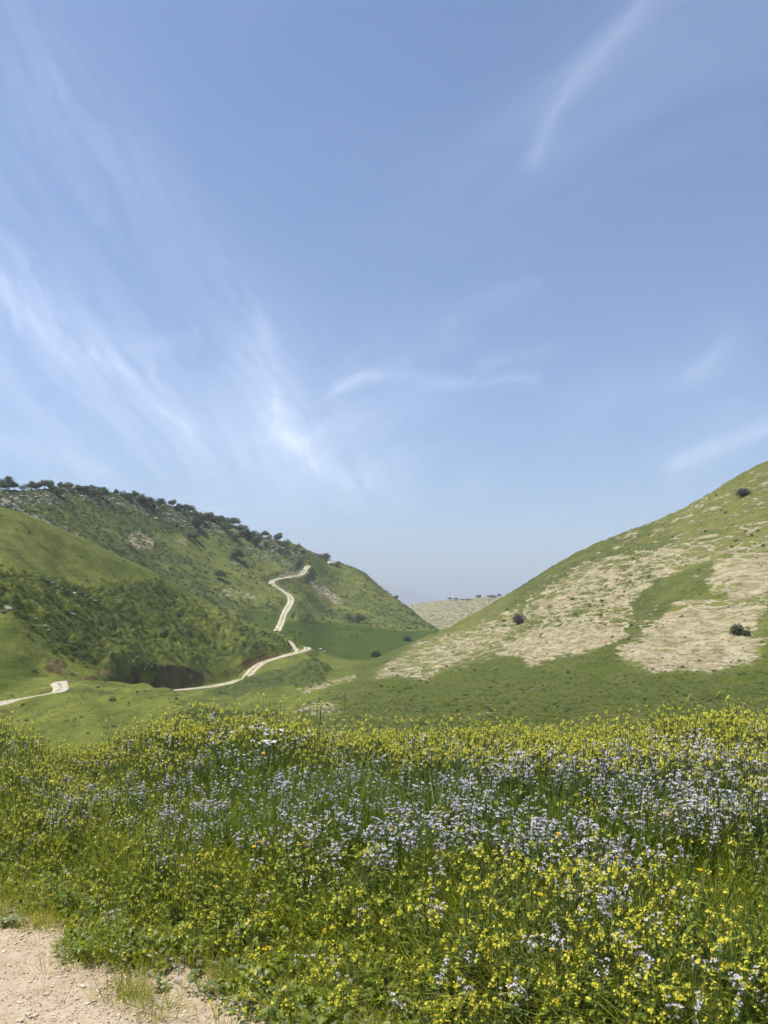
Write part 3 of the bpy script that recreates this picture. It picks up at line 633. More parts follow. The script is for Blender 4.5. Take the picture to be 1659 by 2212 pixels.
# ------------------------------------------------------------------ cirrus: a real high sheet of thin cloud
def cirrus():
    m, N, b, out = new_mat('cirrus'); N.n.remove(b)
    a = N.n.new('ShaderNodeAttribute'); a.attribute_name = 'cloud_cover'; dens = N.xyz(a.outputs['Vector'])[0]
    tr = N.n.new('ShaderNodeBsdfTranslucent'); tr.inputs[0].default_value = (0.93, 0.94, 0.96, 1)
    tp = N.n.new('ShaderNodeBsdfTransparent'); mx = N.n.new('ShaderNodeMixShader')
    N.l.new(dens, mx.inputs[0]); N.l.new(tp.outputs[0], mx.inputs[1]); N.l.new(tr.outputs[0], mx.inputs[2]); N.l.new(mx.outputs[0], out.inputs[0])
    hgt = 6000.0
    azs = np.radians(np.concatenate([np.arange(-180, -36, 2.0), np.arange(-36, 36, 0.22), np.arange(36, 180.1, 2.0)]))
    els = np.radians(np.concatenate([np.arange(3.2, 44, 0.22), np.arange(44, 89.5, 2.5)]))
    AZ, EL = np.meshgrid(azs, els); r = hgt/np.tan(EL); X = np.sin(AZ)*r; Yc = np.cos(AZ)*r
    # streaky sheet, everywhere
    u = (X*math.cos(.66)+Yc*math.sin(.66))/6000; v = (-X*math.sin(.66)+Yc*math.cos(.66))/6000
    wq = fbm(u*.7, v*.7, 5, 3)
    sheet = sstep(fbm(u*1.9+wq*.8, v*.33+wq*.5, 15, 5, gain=.6), -0.05, 0.75)*sstep(fbm(u*.35, v*.35, 25, 2), -0.35, 0.35)
    wx = fbm(AZ*8, EL*8, 33, 4)*0.016; wy = fbm(AZ*8, EL*8, 43, 4)*0.016
    A2 = AZ+wx; E2 = EL+wy
    fib = sstep(fbm((A2*.62+E2*-.78)*5, (E2*.62+A2*.78)*30, 53, 5, gain=.65), -0.6, 0.5)
    fib2 = sstep(fbm((A2*.85+E2*.5)*6, (E2*.85-A2*.5)*32, 57, 5, gain=.65), -0.6, 0.5)
    def ang(px, py):
        dx, dz = (px-CX)/W, (Y0-py)/W
        return math.atan2(dx, 1.0), math.asin(dz/math.sqrt(1+dx*dx+dz*dz))
    S = [([(1410, -40), (1320, 65), (1260, 150), (1205, 235), (1150, 340)], 0.010, 0.25, 2),
         ([(1420, -40), (1300, 120), (1190, 280)], 0.045, 0.10, 2),
         ([(-60, 560), (40, 650), (180, 735), (290, 800), (360, 870), (420, 940)], 0.030, 0.36, 0),
         ([(0, 610), (70, 700), (130, 770)], 0.010, 0.30, 0),
         ([(200, 760), (290, 800), (360, 870), (415, 930)], 0.009, 0.36, 0),
         ([(280, 745), (330, 738), (410, 725)], 0.008, 0.24, 0),
         ([(90, 150), (230, 330), (400, 480), (560, 660), (600, 820)], 0.050, 0.15, 0),
         ([(545, 760), (600, 860), (615, 930), (690, 1000), (790, 1040)], 0.027, 0.44, 0),
         ([(595, 870), (620, 950), (660, 985)], 0.009, 0.28, 0),
         ([(690, 960), (740, 850), (785, 808)], 0.014, 0.24, 1),
         ([(740, 845), (790, 808), (900, 806), (1020, 822), (1150, 815)], 0.0075, 0.34, 1),
         ([(1040, 785), (1130, 765), (1190, 740)], 0.007, 0.20, 1),
         ([(930, 750), (1010, 735)], 0.007, 0.14, 1),
         ([(960, 700), (1040, 650), (1140, 615)], 0.011, 0.16, 1),
         ([(640, 960), (760, 900), (860, 850)], 0.055, 0.30, 1),
         ([(1470, 1015), (1560, 970), (1700, 910)], 0.014, 0.62, 1),
         ([(1500, 800), (1545, 745), (1562, 715)], 0.012, 0.24, 1),
         ([(1250, 880), (1400, 830), (1560, 790)], 0.030, 0.14, 1),
         ([(1480, 890), (1659, 880)], 0.020, 0.12, 1),
         ([(-40, 930), (90, 975), (220, 1010)], 0.012, 0.28, 0),
         ([(-60, 820), (200, 880), (480, 960), (620, 1040)], 0.095, 0.44, 0),
         ([(860, 1000), (880, 1090)], 0.018, 0.20, 0), ([(1020, 1060), (1045, 1025)], 0.014, 0.16, 1),
         ([(-40, 60), (60, 330), (20, 560)], 0.12, 0.15, 0),
         ([(480, 790), (555, 890), (640, 965)], 0.006, 0.24, 2), ([(560, 690), (592, 800), (603, 880)], 0.007, 0.22, 2), ([(410, 920), (520, 1000), (620, 1045)], 0.007, 0.20, 2),
         ([(700, 1005), (740, 940), (790, 900)], 0.012, 0.18, 2), ([(230, 700), (330, 790), (400, 900)], 0.006, 0.20, 2), ([(640, 970), (700, 1010), (790, 1045)], 0.008, 0.22, 2)]
    tot = sheet*0.045
    for pts, w, amp, fk in S:
        Pq = [ang(*q) for q in pts]; dm = np.full(AZ.shape, 9.0)
        for (ax, ay), (bx, by) in zip(Pq[:-1], Pq[1:]):
            L2 = (bx-ax)**2+(by-ay)**2; t = np.clip(((A2-ax)*(bx-ax)+(E2-ay)*(by-ay))/L2, 0, 1)
            dm = np.minimum(dm, np.hypot(A2-ax-t*(bx-ax), E2-ay-t*(by-ay)))
        tot = tot+0.27*amp*np.exp(-(dm/(w*1.1))**1.4)*(0.42+0.58*(fib2 if fk == 1 else fib if fk == 0 else 0.7))
    tot = np.clip(tot, 0, 0.7)*sstep(np.degrees(EL), 3.2, 6.0)
    Vc = np.stack([X, Yc, np.full_like(X, hgt)], -1).reshape(-1, 3)
    me, used = grid_mesh('cirrus_cloud', Vc, len(els), len(azs), None, [m])
    set_color_attr(me, 'cloud_cover', np.stack([tot, tot, tot, np.ones_like(tot)], -1).reshape(-1, 4)[used])
    tag(obj('cirrus_cloud', me), 'thin white wisps of cirrus across the blue sky', 'cloud', kind='structure')
cirrus()

# ------------------------------------------------------------------ foreground: gravel road edge and meadow ground
def edge_d(x, y):
    """distance from the road edge into the meadow"""
    return 0.57*(x+0.82)+0.82*(y-3.17)-0.02+0.16*mnoise.noise(Vector((x*1.3, y*1.3, 0)))+0.07*mnoise.noise(Vector((x*4, y*4, 5)))
def near_z(x, y):
    d = edge_d(x, y)
    z = -0.085*max(0.0, y-4.5)**1.35
    z += 0.05*mnoise.noise(Vector((x*.6, y*.6, 2)))+0.012*mnoise.noise(Vector((x*5, y*5, 7)))
    z += 0.05*min(1, max(0, d/0.5))
    if d < 0.2: z += 0.006*mnoise.noise(Vector((x*16, y*16, 3)))
    return z
xs = np.concatenate([np.linspace(-70, -9, 22, endpoint=False), np.linspace(-9, 9, 230, endpoint=False), np.linspace(9, 70, 22)])
ys = np.concatenate([np.linspace(-60, 1.5, 26, endpoint=False), np.linspace(1.5, 9.5, 130, endpoint=False), np.linspace(9.5, 17, 22)])
nv = np.zeros((len(ys), len(xs), 3)); dv = np.zeros((len(ys), len(xs)))
for i, y in enumerate(ys):
    for j, x in enumerate(xs):
        nv[i, j] = (x, y, near_z(x, y)); dv[i, j] = edge_d(x, y)
rmask = (dv[:-1, :-1] < 0.0)
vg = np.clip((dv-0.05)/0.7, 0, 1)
for nm, mk, lab in (('dirt_road', rmask, 'pale stony dirt road at the bottom left corner'), ('field', ~rmask, 'soil under the flower meadow')):
    me, used = grid_mesh(nm, nv.reshape(-1, 3), len(ys), len(xs), mk, [M['dirt']])
    q = vg.reshape(-1)[used]; set_color_attr(me, 'veg', np.stack([q, q, q, np.ones_like(q)], 1))
    tag(obj(nm, me), lab, 'road' if nm == 'dirt_road' else 'field', kind='structure')

# ------------------------------------------------------------------ scattering
def scatter(name, protos, pts, rots, scl, idx, label, cat):
    """uncountable plant or stone cover: points that carry copies of a few small meshes"""
    me = bpy.data.meshes.new(name); me.vertices.add(len(pts)); me.vertices.foreach_set('co', np.asarray(pts, np.float32).ravel())
    for nm, ty, key, arr in (('rot', 'FLOAT_VECTOR', 'vector', rots), ('scl', 'FLOAT_VECTOR', 'vector', scl), ('pick', 'INT', 'value', idx)):
        a = me.attributes.new(nm, ty, 'POINT'); a.data.foreach_set(key, np.asarray(arr, np.int32 if ty == 'INT' else np.float32).ravel())
    o = obj(name, me); col = bpy.data.collections.new(name+'_kinds')
    for k, pm in enumerate(protos):
        po = bpy.data.objects.new('%s_%02d' % (name, k), pm); col.objects.link(po)
    ng = bpy.data.node_groups.new(name, 'GeometryNodeTree')
    ng.interface.new_socket('Geometry', in_out='INPUT', socket_type='NodeSocketGeometry'); ng.interface.new_socket('Geometry', in_out='OUTPUT', socket_type='NodeSocketGeometry')
    n = ng.nodes; l = ng.links; gi = n.new('NodeGroupInput'); go = n.new('NodeGroupOutput')
    ci = n.new('GeometryNodeCollectionInfo'); ci.inputs['Collection'].default_value = col; ci.inputs['Separate Children'].default_value = True; ci.inputs['Reset Children'].default_value = True
    ip = n.new('GeometryNodeInstanceOnPoints'); ip.inputs['Pick Instance'].default_value = True
    def na(nm, ty):
        q = n.new('GeometryNodeInputNamedAttribute'); q.data_type = ty; q.inputs['Name'].default_value = nm; return q.outputs['Attribute']
    l.new(gi.outputs[0], ip.inputs['Points']); l.new(ci.outputs[0], ip.inputs['Instance']); l.new(na('pick', 'INT'), ip.inputs['Instance Index'])
    er = n.new('FunctionNodeEulerToRotation'); l.new(na('rot', 'FLOAT_VECTOR'), er.inputs[0]); l.new(er.outputs[0], ip.inputs['Rotation'])
    l.new(na('scl', 'FLOAT_VECTOR'), ip.inputs['Scale']); l.new(ip.outputs[0], go.inputs[0])
    md = o.modifiers.new('cover', 'NODES'); md.node_group = ng
    for pm in protos:
        for mt in pm.materials:
            if mt.name not in [q.name for q in me.materials]: me.materials.append(mt)
    tag(o, label, cat, kind='stuff'); return o
def rr(a, b): return random.uniform(a, b)

# ---- plant kinds
def grass_proto(n, h0, h1, w0, w1, rad, mats, lean=.25, curl=.2):
    b = MB()
    for _ in range(n):
        a = rr(0, 6.28); r = rad*math.sqrt(random.random()); h = rr(h0, h1)
        b.blade((r*math.cos(a), r*math.sin(a), -.02), a+rr(-.9, .9), h, rr(w0, w1), rr(.02, lean)*h, rr(0, curl)*h, random.randrange(len(mats)) if random.random() < .3 else 0)
    return b.mesh('grass_clump', mats)
def weed_proto(h, nl, L0, L1, mats, wide=.4):
    b = MB(); p = [(0, 0, 0)]; 
    for k in range(1, 4): p.append((p[-1][0]+rr(-.03, .03), p[-1][1]+rr(-.03, .03), h*k/3))
    b.tube(p, [.004, .0035, .003, .002], 3, 1, False)
    for k in range(nl):
        t = (k+.5)/nl; q = min(2, int(t*3)); f = t*3-q; c = tuple(p[q][i]*(1-f)+p[q+1][i]*f for i in range(3))
        L = rr(L0, L1)*(1.15-.6*t); b.leaf(c, rr(0, 6.28), rr(.1, .9), L, L*wide, rr(.2, .6), 0)
    return b.mesh('weed', mats)

def head_mesh(kind, k):
    b = MB()
    if kind == 'yellow':
        for i in range(7):
            a = rr(0, 6.28); el = rr(.15, 1.5); d = Vector((math.cos(a)*math.cos(el), math.sin(a)*math.cos(el), math.sin(el)))
            b.flower(d*rr(.006, .013)+Vector((0, 0, rr(-.012, .003))), d+Vector((rr(-.4, .4), rr(-.4, .4), .25)), rr(.0047, .007), 4, 0, .8)
        b.flower((0, 0, .014), (0, 0, 1), .006, 4, 1, .8, .9)
    elif kind == 'lilac':
        for i in range(8):
            a = rr(0, 6.28); r = .0105*math.sqrt(random.random()); d = Vector((math.cos(a)*r*75+rr(-.5, .5), math.sin(a)*r*75+rr(-.5, .5), .8))
            b.flower((math.cos(a)*r, math.sin(a)*r, -r*r*12+rr(-.004, .004)), d, rr(.0038, .0056), 4, 0, .85, .2)
        for i in range(5):
            a = rr(0, 6.28); b.flower((math.cos(a)*.009, math.sin(a)*.009, rr(-.045, -.02)), (math.cos(a), math.sin(a), .4), rr(.004, .006), 4, 0, .8, .2)
    elif kind == 'orange':
        b.flower((0, 0, 0), (0, 0, 1), .014, 9, 0, .5, .15); b.flower((0, 0, .002), (0, 0, 1), .006, 6, 0, .9, .3)
    else:
        for i in range(10):
            a = rr(0, 6.28); r = .02*math.sqrt(random.random()); b.flower((math.cos(a)*r, math.sin(a)*r, -r*r*6), (math.cos(a)*r*10, math.sin(a)*r*10, 1), rr(.006, .009), 5, 0, .8, .1)
    return b.mesh('flower_head', [M[kind], M['stem']])

def plant_kind(kind, h, nb, spread, leaves):
    """stem-and-leaves mesh and the places of its flower heads"""
    b = MB(); heads = []
    top = (rr(-.05, .05), rr(-.05, .05), h); mid = (top[0]*.4, top[1]*.4, h*.5)
    b.tube([(0, 0, 0), mid, top], [.0035, .0028, .0015], 3, 0, False); heads.append(top)
    for k in range(nb):
        t = rr(.45, .85); s = (top[0]*t, top[1]*t, h*t); a = rr(0, 6.28); L = spread*rr(.5, 1)
        e = (s[0]+math.cos(a)*L, s[1]+math.sin(a)*L, min(h*1.03, s[2]+rr(.6, 1.1)*(h-s[2])+rr(0, .05)))
        m_ = ((s[0]+e[0])/2+math.cos(a)*L*.2, (s[1]+e[1])/2+math.sin(a)*L*.2, (s[2]+e[2])/2-.01)
        b.tube([s, m_, e], [.002, .0017, .001], 3, 0, False); heads.append(e)
    for k in range(leaves):
        t = rr(.08, .8); L = rr(.05, .11)*(1.2-t*.8); b.leaf((top[0]*t*.8, top[1]*t*.8, h*t), rr(0, 6.28), rr(.1, .8), L, L*rr(.22, .4), rr(.2, .7), 1)
    for k in range(nb*2):     # seed pods along the upper stem
        t = rr(.6, .95); a = rr(0, 6.28); s = Vector((top[0]*t, top[1]*t, h*t)); b.blade(tuple(s), a, rr(.015, .03), .0025, .012, 0, 0, 2)
    return b, heads
KINDS = {}
HEADS = {k: [head_mesh(k, i) for i in range(4)] for k in ('yellow', 'lilac', 'orange', 'white')}
def with_heads(b, heads, kind):
    c = MB(); c.v = list(b.v); c.f = list(b.f); c.m = list(b.m)
    for p in heads:
        me = random.choice(HEADS[kind]); s = rr(.7, 1.15); a = rr(0, 6.28); ca, sa = math.cos(a)*s, math.sin(a)*s; k = len(c.v)
        for v in me.vertices: c.v.append((p[0]+v.co.x*ca-v.co.y*sa, p[1]+v.co.x*sa+v.co.y*ca, p[2]+v.co.z*s))
        for f in me.polygons: c.f.append(tuple(k+i for i in f.vertices)); c.m.append(2 if f.material_index == 0 else 0)
    return c.mesh(kind+'_plant', [M['stem'], M['weed'], M[kind]])
for kind, h, nb, sp, lv, nvar in (('yellow', .70, 3, .10, 9, 6), ('lilac', .55, 2, .07, 9, 5), ('orange', .40, 2, .10, 8, 2), ('white', .60, 4, .12, 12, 2)):
    KINDS[kind] = []
    for k in range(nvar):
        b, hd = plant_kind(kind, h*rr(.9, 1.1), nb+random.choice((-1, 0, 0, 1)), sp, lv)
        KINDS[kind].append((b.mesh(kind+'_stem', [M['stem'], M['weed']]), hd, with_heads(b, hd, kind), h))

def veg_height(x, y, d):
    px = CX+x/y*W
    h = 0.04+0.41*float(sstep(np.float64(d), 0.12, 1.05))+0.20*float(sstep(np.float64(d), 0.9, 2.6))
    h *= 1+0.16*mnoise.noise(Vector((x*.9, y*.9, 9)))
    if y > 5:
        k = float(np.interp(px, [-200, 0, 60, 110, 180, 270, 350, 560, 700, 1000, 1300, 1659], [1.35, 1.40, 1.30, .86, .84, 1.0, 1.28, 1.25, 1.10, 1.12, 1.18, 1.22]))
        t = min(1, (y-5)/1.2); h *= 1+(k-1)*t
    return h
def scr(x, y, z): return CX+x/y*W, Y0-(z-EYE)/y*W
def rand_spot(ymax=10.5, bias=1.0, margin=.56):
    while True:
        y = 1.9+(ymax-1.9)*random.random()**bias; x = rr(-1, 1)*(margin*y+1.9)
        d = edge_d(x, y)
        if d > 0: return x, y, d
def tilt(a=.12): return (rr(-a, a), rr(-a, a), rr(0, 6.28))

def meadow_cover():
    # grass, in small turves set side by side
    def turf(n, mats, lean, curl, h0=.28, h1=.62):
        b = MB(); ph = rr(0, 100)
        for _ in range(n):
            x, y = rr(-.17, .17), rr(-.17, .17); a = rr(0, 6.28)
            h = rr(h0, h1)*(1+.35*mnoise.noise(Vector((x*9+ph, y*9, 0))))
            b.blade((x, y, -.03), a, h, rr(.004, .0085), rr(.03, lean)*h, rr(0, curl)*h, random.randrange(len(mats)) if random.random() < .35 else 0)
        return b.mesh('turf', mats)
    def weeds(n, mats, L0, L1, wide):
        b = MB()
        for _ in range(n):
            h = rr(.25, .5); x, y = rr(-.18, .18), rr(-.18, .18); p = [(x, y, 0), (x+rr(-.04, .04), y+rr(-.04, .04), h*.5), (x+rr(-.07, .07), y+rr(-.07, .07), h)]
            b.tube(p, [.0035, .003, .0015], 3, 1, False)
            for k in range(13):
                t = (k+.5)/13; q = min(1, int(t*2)); f = t*2-q; c = tuple(p[q][i]*(1-f)+p[q+1][i]*f for i in range(3))
                L = rr(L0, L1)*(1.2-.7*t); b.leaf(c, rr(0, 6.28), rr(.1, 1.0), L, L*wide*rr(.7, 1.3), rr(.2, .6), 0)
        return b.mesh('weed_patch', mats)
    T = [turf(270, [M['blade'], M['blade_pale']], .6, .5) for _ in range(5)]+[turf(270, [M['blade_pale'], M['blade']], .7, .7) for _ in range(3)]
    WP = [weeds(11, [M['weed'], M['stem']], .04, .085, .4) for _ in range(4)]+[weeds(10, [M['weed_grey'], M['stem']], .04, .075, .3) for _ in range(2)]
    A_ = [[], [], [], []]; B_ = [[], [], [], []]; st = .28
    for i in range(int((10.6-1.9)/st)):
        for j in range(-34, 35):
            y = 1.9+i*st+rr(-.07, .07); x = j*st+rr(-.07, .07)
            if abs(x) > .56*y+1.9: continue
            d = edge_d(x, y)
            if d < .15: continue
            h = veg_height(x, y, d); z = near_z(x, y); pale = mnoise.noise(Vector((x*.8, y*.8, 20)))+(.30 if CX+x/y*W < 420 else 0) > .2
            sk = max(.55, h/.60*rr(.8, 1.05)); A_[0].append((x, y, z-max(0, .56*sk-h))); A_[1].append((rr(-.08, .08), rr(-.08, .08), rr(0, 6.28))); A_[2].append((1, 1, sk)); A_[3].append(random.randrange(5, 8) if pale else random.randrange(5))
            if y < 9.2:
                q = 1 if random.random() < (.9 if mnoise.noise(Vector((x*.7, y*.7, 33))) > -.1 else .4) else 0
                for _ in range(q):
                    sk = max(.6, h/.48*rr(.85, 1.12)); B_[0].append((x+rr(-.1, .1), y+rr(-.1, .1), z-max(0, .46*sk-h*1.05))); B_[1].append((rr(-.1, .1), rr(-.1, .1), rr(0, 6.28))); B_[2].append((1.05, 1.05, sk)); B_[3].append(random.randrange(4) if random.random() < .8 else random.randrange(4, 6))
    scatter('meadow_grass', T, *A_, 'tall green grass filling the flower meadow', 'grass')
    scatter('leafy_weeds', WP, *B_, 'leafy green weeds growing among the meadow grass', 'weeds')
    # broad arching grass in the middle
    pro = [grass_proto(9, .5, .85, .011, .018, .05, [M['reed']], .35, .5) for _ in range(4)]
    P_, R_, S_, I_ = [], [], [], []
    while len(P_) < 1250:
        x, y, d = rand_spot(8.0)
        h = veg_height(x, y, d); z = near_z(x, y); px, py = scr(x, y, z+h)
        w = .05+.9*math.exp(-((px-880)/330)**2-((py-1690)/65)**2)+.8*math.exp(-((px-470)/110)**2-((py-1600)/45)**2)+.5*math.exp(-((px-1240)/120)**2-((py-1680)/50)**2)
        if d < .5 or random.random() > w: continue
        s = h/.72*rr(.8, 1.2); P_.append((x, y, z)); R_.append(tilt(.2)); S_.append((s, s, s)); I_.append(random.randrange(4))
    scatter('broad_grass', pro, P_, R_, S_, I_, 'broad arching grass leaves amid the meadow', 'grass')
meadow_cover()

def w_yellow(px, py):
    if py < 1655: w = 2.2*float(np.interp(px, [0, 70, 110, 300, 340, 660, 700, 1659], [.12, .15, .55, .8, .8, .8, .75, .95]))
    elif py < 1850: w = float(np.interp(px, [0, 250, 420, 1150, 1400, 1659], [.75, .5, .09, .09, .28, .45]))
    else: w = float(np.interp(px, [0, 300, 500, 1659], [.6, .65, .75, .75]))
    w *= 1-.85*math.exp(-((px-860)/300)**2-((py-1690)/60)**2)
    w *= 1-.75*math.exp(-((px-520)/130)**2-((py-1620)/40)**2)
    return w
def w_lilac(px, py):
    c = float(np.interp(px, [0, 150, 400, 800, 1200, 1659], [1830, 1750, 1715, 1735, 1705, 1690])); amp = float(np.interp(px, [0, 120, 400, 800, 1200, 1659], [.12, .45, .55, .75, 1, .95]))
    wd_ = 120 if py > c else 85
    return .50*amp*math.exp(-((py-c)/wd_)**2)+(.06 if py > c else .03)
def place_flowers(kind, n_try, wfun, hs, ymax):
    out = []
    for _ in range(n_try):
        x, y, d = rand_spot(ymax)
        if d < .10: continue
        h = veg_height(x, y, d)*rr(*hs)
        if kind == 'yellow' and y > 5.4 and random.random() < .12: h *= rr(1.06, 1.24)
        z = near_z(x, y); px, py = scr(x, y, z+h)
        cl = .45+1.5*(mnoise.noise(Vector((x*1.6, y*1.6, 40 if kind == 'yellow' else 60)))+.25)
        if random.random() < wfun(px, py)*max(.12, cl): out.append((x, y, z, h, px, py))
    return out
def flowers(kind, spots, name, label, group, stuff_name, stuff_label, limit=300, sc=1.0):
    inview = [s for s in spots if 5 < s[4] < 1654 and s[5] < 2200]
    zone = lambda px, py: ('in the left third of the picture' if px < 553 else 'in the middle third of the picture' if px < 1106 else 'in the right third of the picture')
    inview.sort(key=lambda s: s[1]); chosen = inview[:limit]; ch = set(id(s) for s in chosen); rest = [s for s in spots if id(s) not in ch]
    for (x, y, z, h, px, py) in chosen:
        stem, hd, full, h0 = random.choice(KINDS[kind]); s = max(.75, h/h0)
        r = obj(name, None, None, (x, y, z+h-h0*s), tilt(.1), s); tag(r, label+' '+zone(px, py), 'flower', group+' '+zone(px, py)); r.empty_display_size = .05
        obj('stem', stem, r)
        for p in hd:
            q = rr(.75, 1.2)*sc; obj('flower_head', random.choice(HEADS[kind]), r, p, tilt(.35), q/s)
    if rest:
        scatter(stuff_name, [k[2] for k in KINDS[kind]], [(s[0], s[1], s[2]+min(0, s[3]-KINDS[kind][0][3]*.8)) for s in rest], [tilt(.12) for s in rest], [(max(.8, s[3]/KINDS[kind][0][3]),)*3 for s in rest], [random.randrange(len(KINDS[kind])) for s in rest], stuff_label, 'flowers')
ys_ = place_flowers('yellow', 12600, w_yellow, (.80, 1.08), 9.3)
ls_ = place_flowers('lilac', 12800, w_lilac, (.78, 1.05), 7.5)
flowers('yellow', ys_, 'mustard_plant', 'slender yellow mustard plant in the near meadow', 'yellow mustard plants', 'mustard_flowers', 'mass of yellow mustard flowers farther back in the meadow')
flowers('lilac', ls_, 'lilac_flower', 'pale lilac wildflower with clustered head', 'lilac wildflowers', 'lilac_flowers', 'band of pale lilac flowers crossing the meadow')
os_ = place_flowers('orange', 900, lambda px, py: .25 if py > 1750 else .1+.8*math.exp(-((px-560)/60)**2-((py-1640)/25)**2), (.7, .98), 7.5)
flowers('orange', os_[:120], 'marigold', 'small orange marigold low in the meadow', 'orange marigolds', 'marigold_flowers', 'orange marigolds')
ws_ = [s for s in place_flowers('white', 3000, lambda px, py: math.exp(-((px-590)/70)**2-((py-1600)/25)**2), (.9, 1.1), 8.0)]
flowers('white', ws_[:16], 'white_umbel_plant', 'white umbel flower among meadow leaves', 'white umbel flowers', 'white_flowers', 'white flowers')

# tall dark grass stalks standing above the flowers
def stalk():
    b = MB(); b.tube([(0, 0, 0), (.01, 0, .6), (.03, 0, 1.0)], [.004, .003, .002], 4, 0); 
    st = b.mesh('stem', [M['stem']])
    c = MB()
    for k in range(26):
        t = k/26; c.blade((.03+rr(-.004, .004), rr(-.004, .004), 1.0+.22*t), rr(0, 6.28), .05, .006, .010, 0, 0, 2)
    return st, c.mesh('seed_head', [M['bush_leaf']])
st_m, sh_m = stalk()
for px, pyt, y in ((742, 1500, 7.6), (683, 1528, 7.6)):
    x = (px-CX)/W*y; z = near_z(x, y); h = EYE+(Y0-pyt)/W*y-z; s = h/1.22
    r = obj('tall_grass_stalk', st_m, None, (x, y, z), (rr(-.08, .08), rr(-.08, .08), rr(0, 6)), (.75, .75, s)); obj('seed_head', sh_m, r)
    tag(r, 'tall dark grass stalk with seed head rising above the yellow flowers', 'grass stalk', 'tall grass stalks above the flowers')

# broad-leaved weeds along the road
def rosette(n, L0, L1, wide, mat, up=(.15, .7)):
    ms = []
    for k in range(n):
        b = MB(); L = rr(L0, L1); b.leaf((0, 0, 0), 0, rr(*up), L, L*wide*rr(.8, 1.2), rr(.3, .7), 0); ms.append(b.mesh('leaf', [mat], True))
    return ms
LEAFS = rosette(5, .09, .15, .62, M['weed_grey'])+rosette(5, .10, .16, .5, M['weed'])
BW = [(40, 1890, .9), (110, 1920, 1.1), (190, 1900, 1.2), (20, 1960, 1.0), (150, 1960, .9), (215, 1935, 1.3), (262, 1985, .9), (290, 2020, 1.0), (310, 2000, .8), (340, 2060, .7), (350, 2090, .6), (600, 2060, 1.0), (640, 2000, 1.1), (660, 2080, 1.2), (690, 2120, 1.0), (560, 2110, .9), (585, 2150, .8), (720, 2160, 1.0), (480, 2090, .8), (430, 2060, .7), (900, 2170, 1.0), (1000, 2190, 1.0), (520, 2050, .8), (1480, 1900, .7), (1500, 1935, .7), (820, 1790, .7), (860, 1765, .7)]
for k, (px, py, s) in enumerate(BW):
    t = (py-Y0)/W; y = (EYE-.12-(.4 if py < 1940 and px > 700 else 0))/t
    for _ in range(4): y = (EYE-near_z((px-CX)/W*y, y)-.10-(.40 if py < 1940 and px > 700 else 0))/t
    x = (px-CX)/W*y; z = near_z(x, y)+(.36 if py < 1940 and px > 700 else 0)
    r = obj('broad_leaved_weed', None, None, (x, y, z), (0, 0, rr(0, 6))); r.empty_display_size = .05
    if z > near_z(x, y)+.1:
        b = MB(); b.tube([(0, 0, -.38), (.01, 0, -.2), (0, 0, .02)], [.006, .005, .004], 4); obj('stem', b.mesh('stem', [M['stem']]), r)
    base = 0 if random.random() < .6 else 5
    for j in range(random.randrange(8, 13)):
        obj('leaf', LEAFS[base+random.randrange(5)], r, (rr(-.02, .02), rr(-.02, .02), rr(0, .05)), (rr(-.2, .2), rr(-.2, .2), j*.77+rr(-.3, .3)), s*rr(.32, .62))
    tag(r, 'low broad-leaved weed with grey-green leaves at the edge of the dirt road' if py > 1880 and px < 1100 else 'broad grey-green leafy weed standing among the flowers', 'weed', 'broad-leaved weeds by the road' if py > 1880 and px < 1100 else 'broad-leaved weeds in the meadow')

# short dry grass at the road edge
pro = [grass_proto(22, .05, .14, .002, .004, .06, [M['blade_pale'], M['blade']], .7, .5) for _ in range(3)]
P_, R_, S_, I_ = [], [], [], []
while len(P_) < 1500:
    x, y, d = rr(-5, 3), rr(1.9, 6), 0; d = edge_d(x, y)
    if -0.12 < d < .5 and mnoise.noise(Vector((x*3, y*3, 70)))+d*1.5 > .02: P_.append((x, y, near_z(x, y))); R_.append(tilt(.2)); s = rr(.7, 1.4); S_.append((s, s, s)); I_.append(random.randrange(3))
scatter('verge_grass', pro, P_, R_, S_, I_, 'short dry grass along the edge of the dirt road', 'grass')

# small leafy weeds hugging the road edge
def low_weed(mat):
    b = MB()
    for k in range(16):
        a = rr(0, 6.28); L = rr(.014, .042); r = rr(0, .05); b.leaf((r*math.cos(a), r*math.sin(a), rr(0, .05)), a+rr(-.6, .6), rr(.1, 1.0), L, L*rr(.4, .65), rr(.2, .6), 0)
    return b.mesh('low_weed', [mat])
pro = [low_weed(M['weed']) for _ in range(3)]+[low_weed(M['weed_grey']) for _ in range(2)]
P_, R_, S_, I_ = [], [], [], []
while len(P_) < 1000:
    x, y = rr(-5, 3), rr(1.9, 6); d = edge_d(x, y)
    if -.05 < d < .55 and mnoise.noise(Vector((x*2.4, y*2.4, 75)))+d*2.2 > .12: s = rr(.6, 1.5); P_.append((x, y, near_z(x, y))); R_.append(tilt(.15)); S_.append((s, s, s*rr(.8, 1.6))); I_.append(random.randrange(5) if random.random() < .5 else random.randrange(3))
scatter('verge_weeds', pro, P_, R_, S_, I_, 'small leafy weeds hugging the edge of the dirt road', 'weeds')

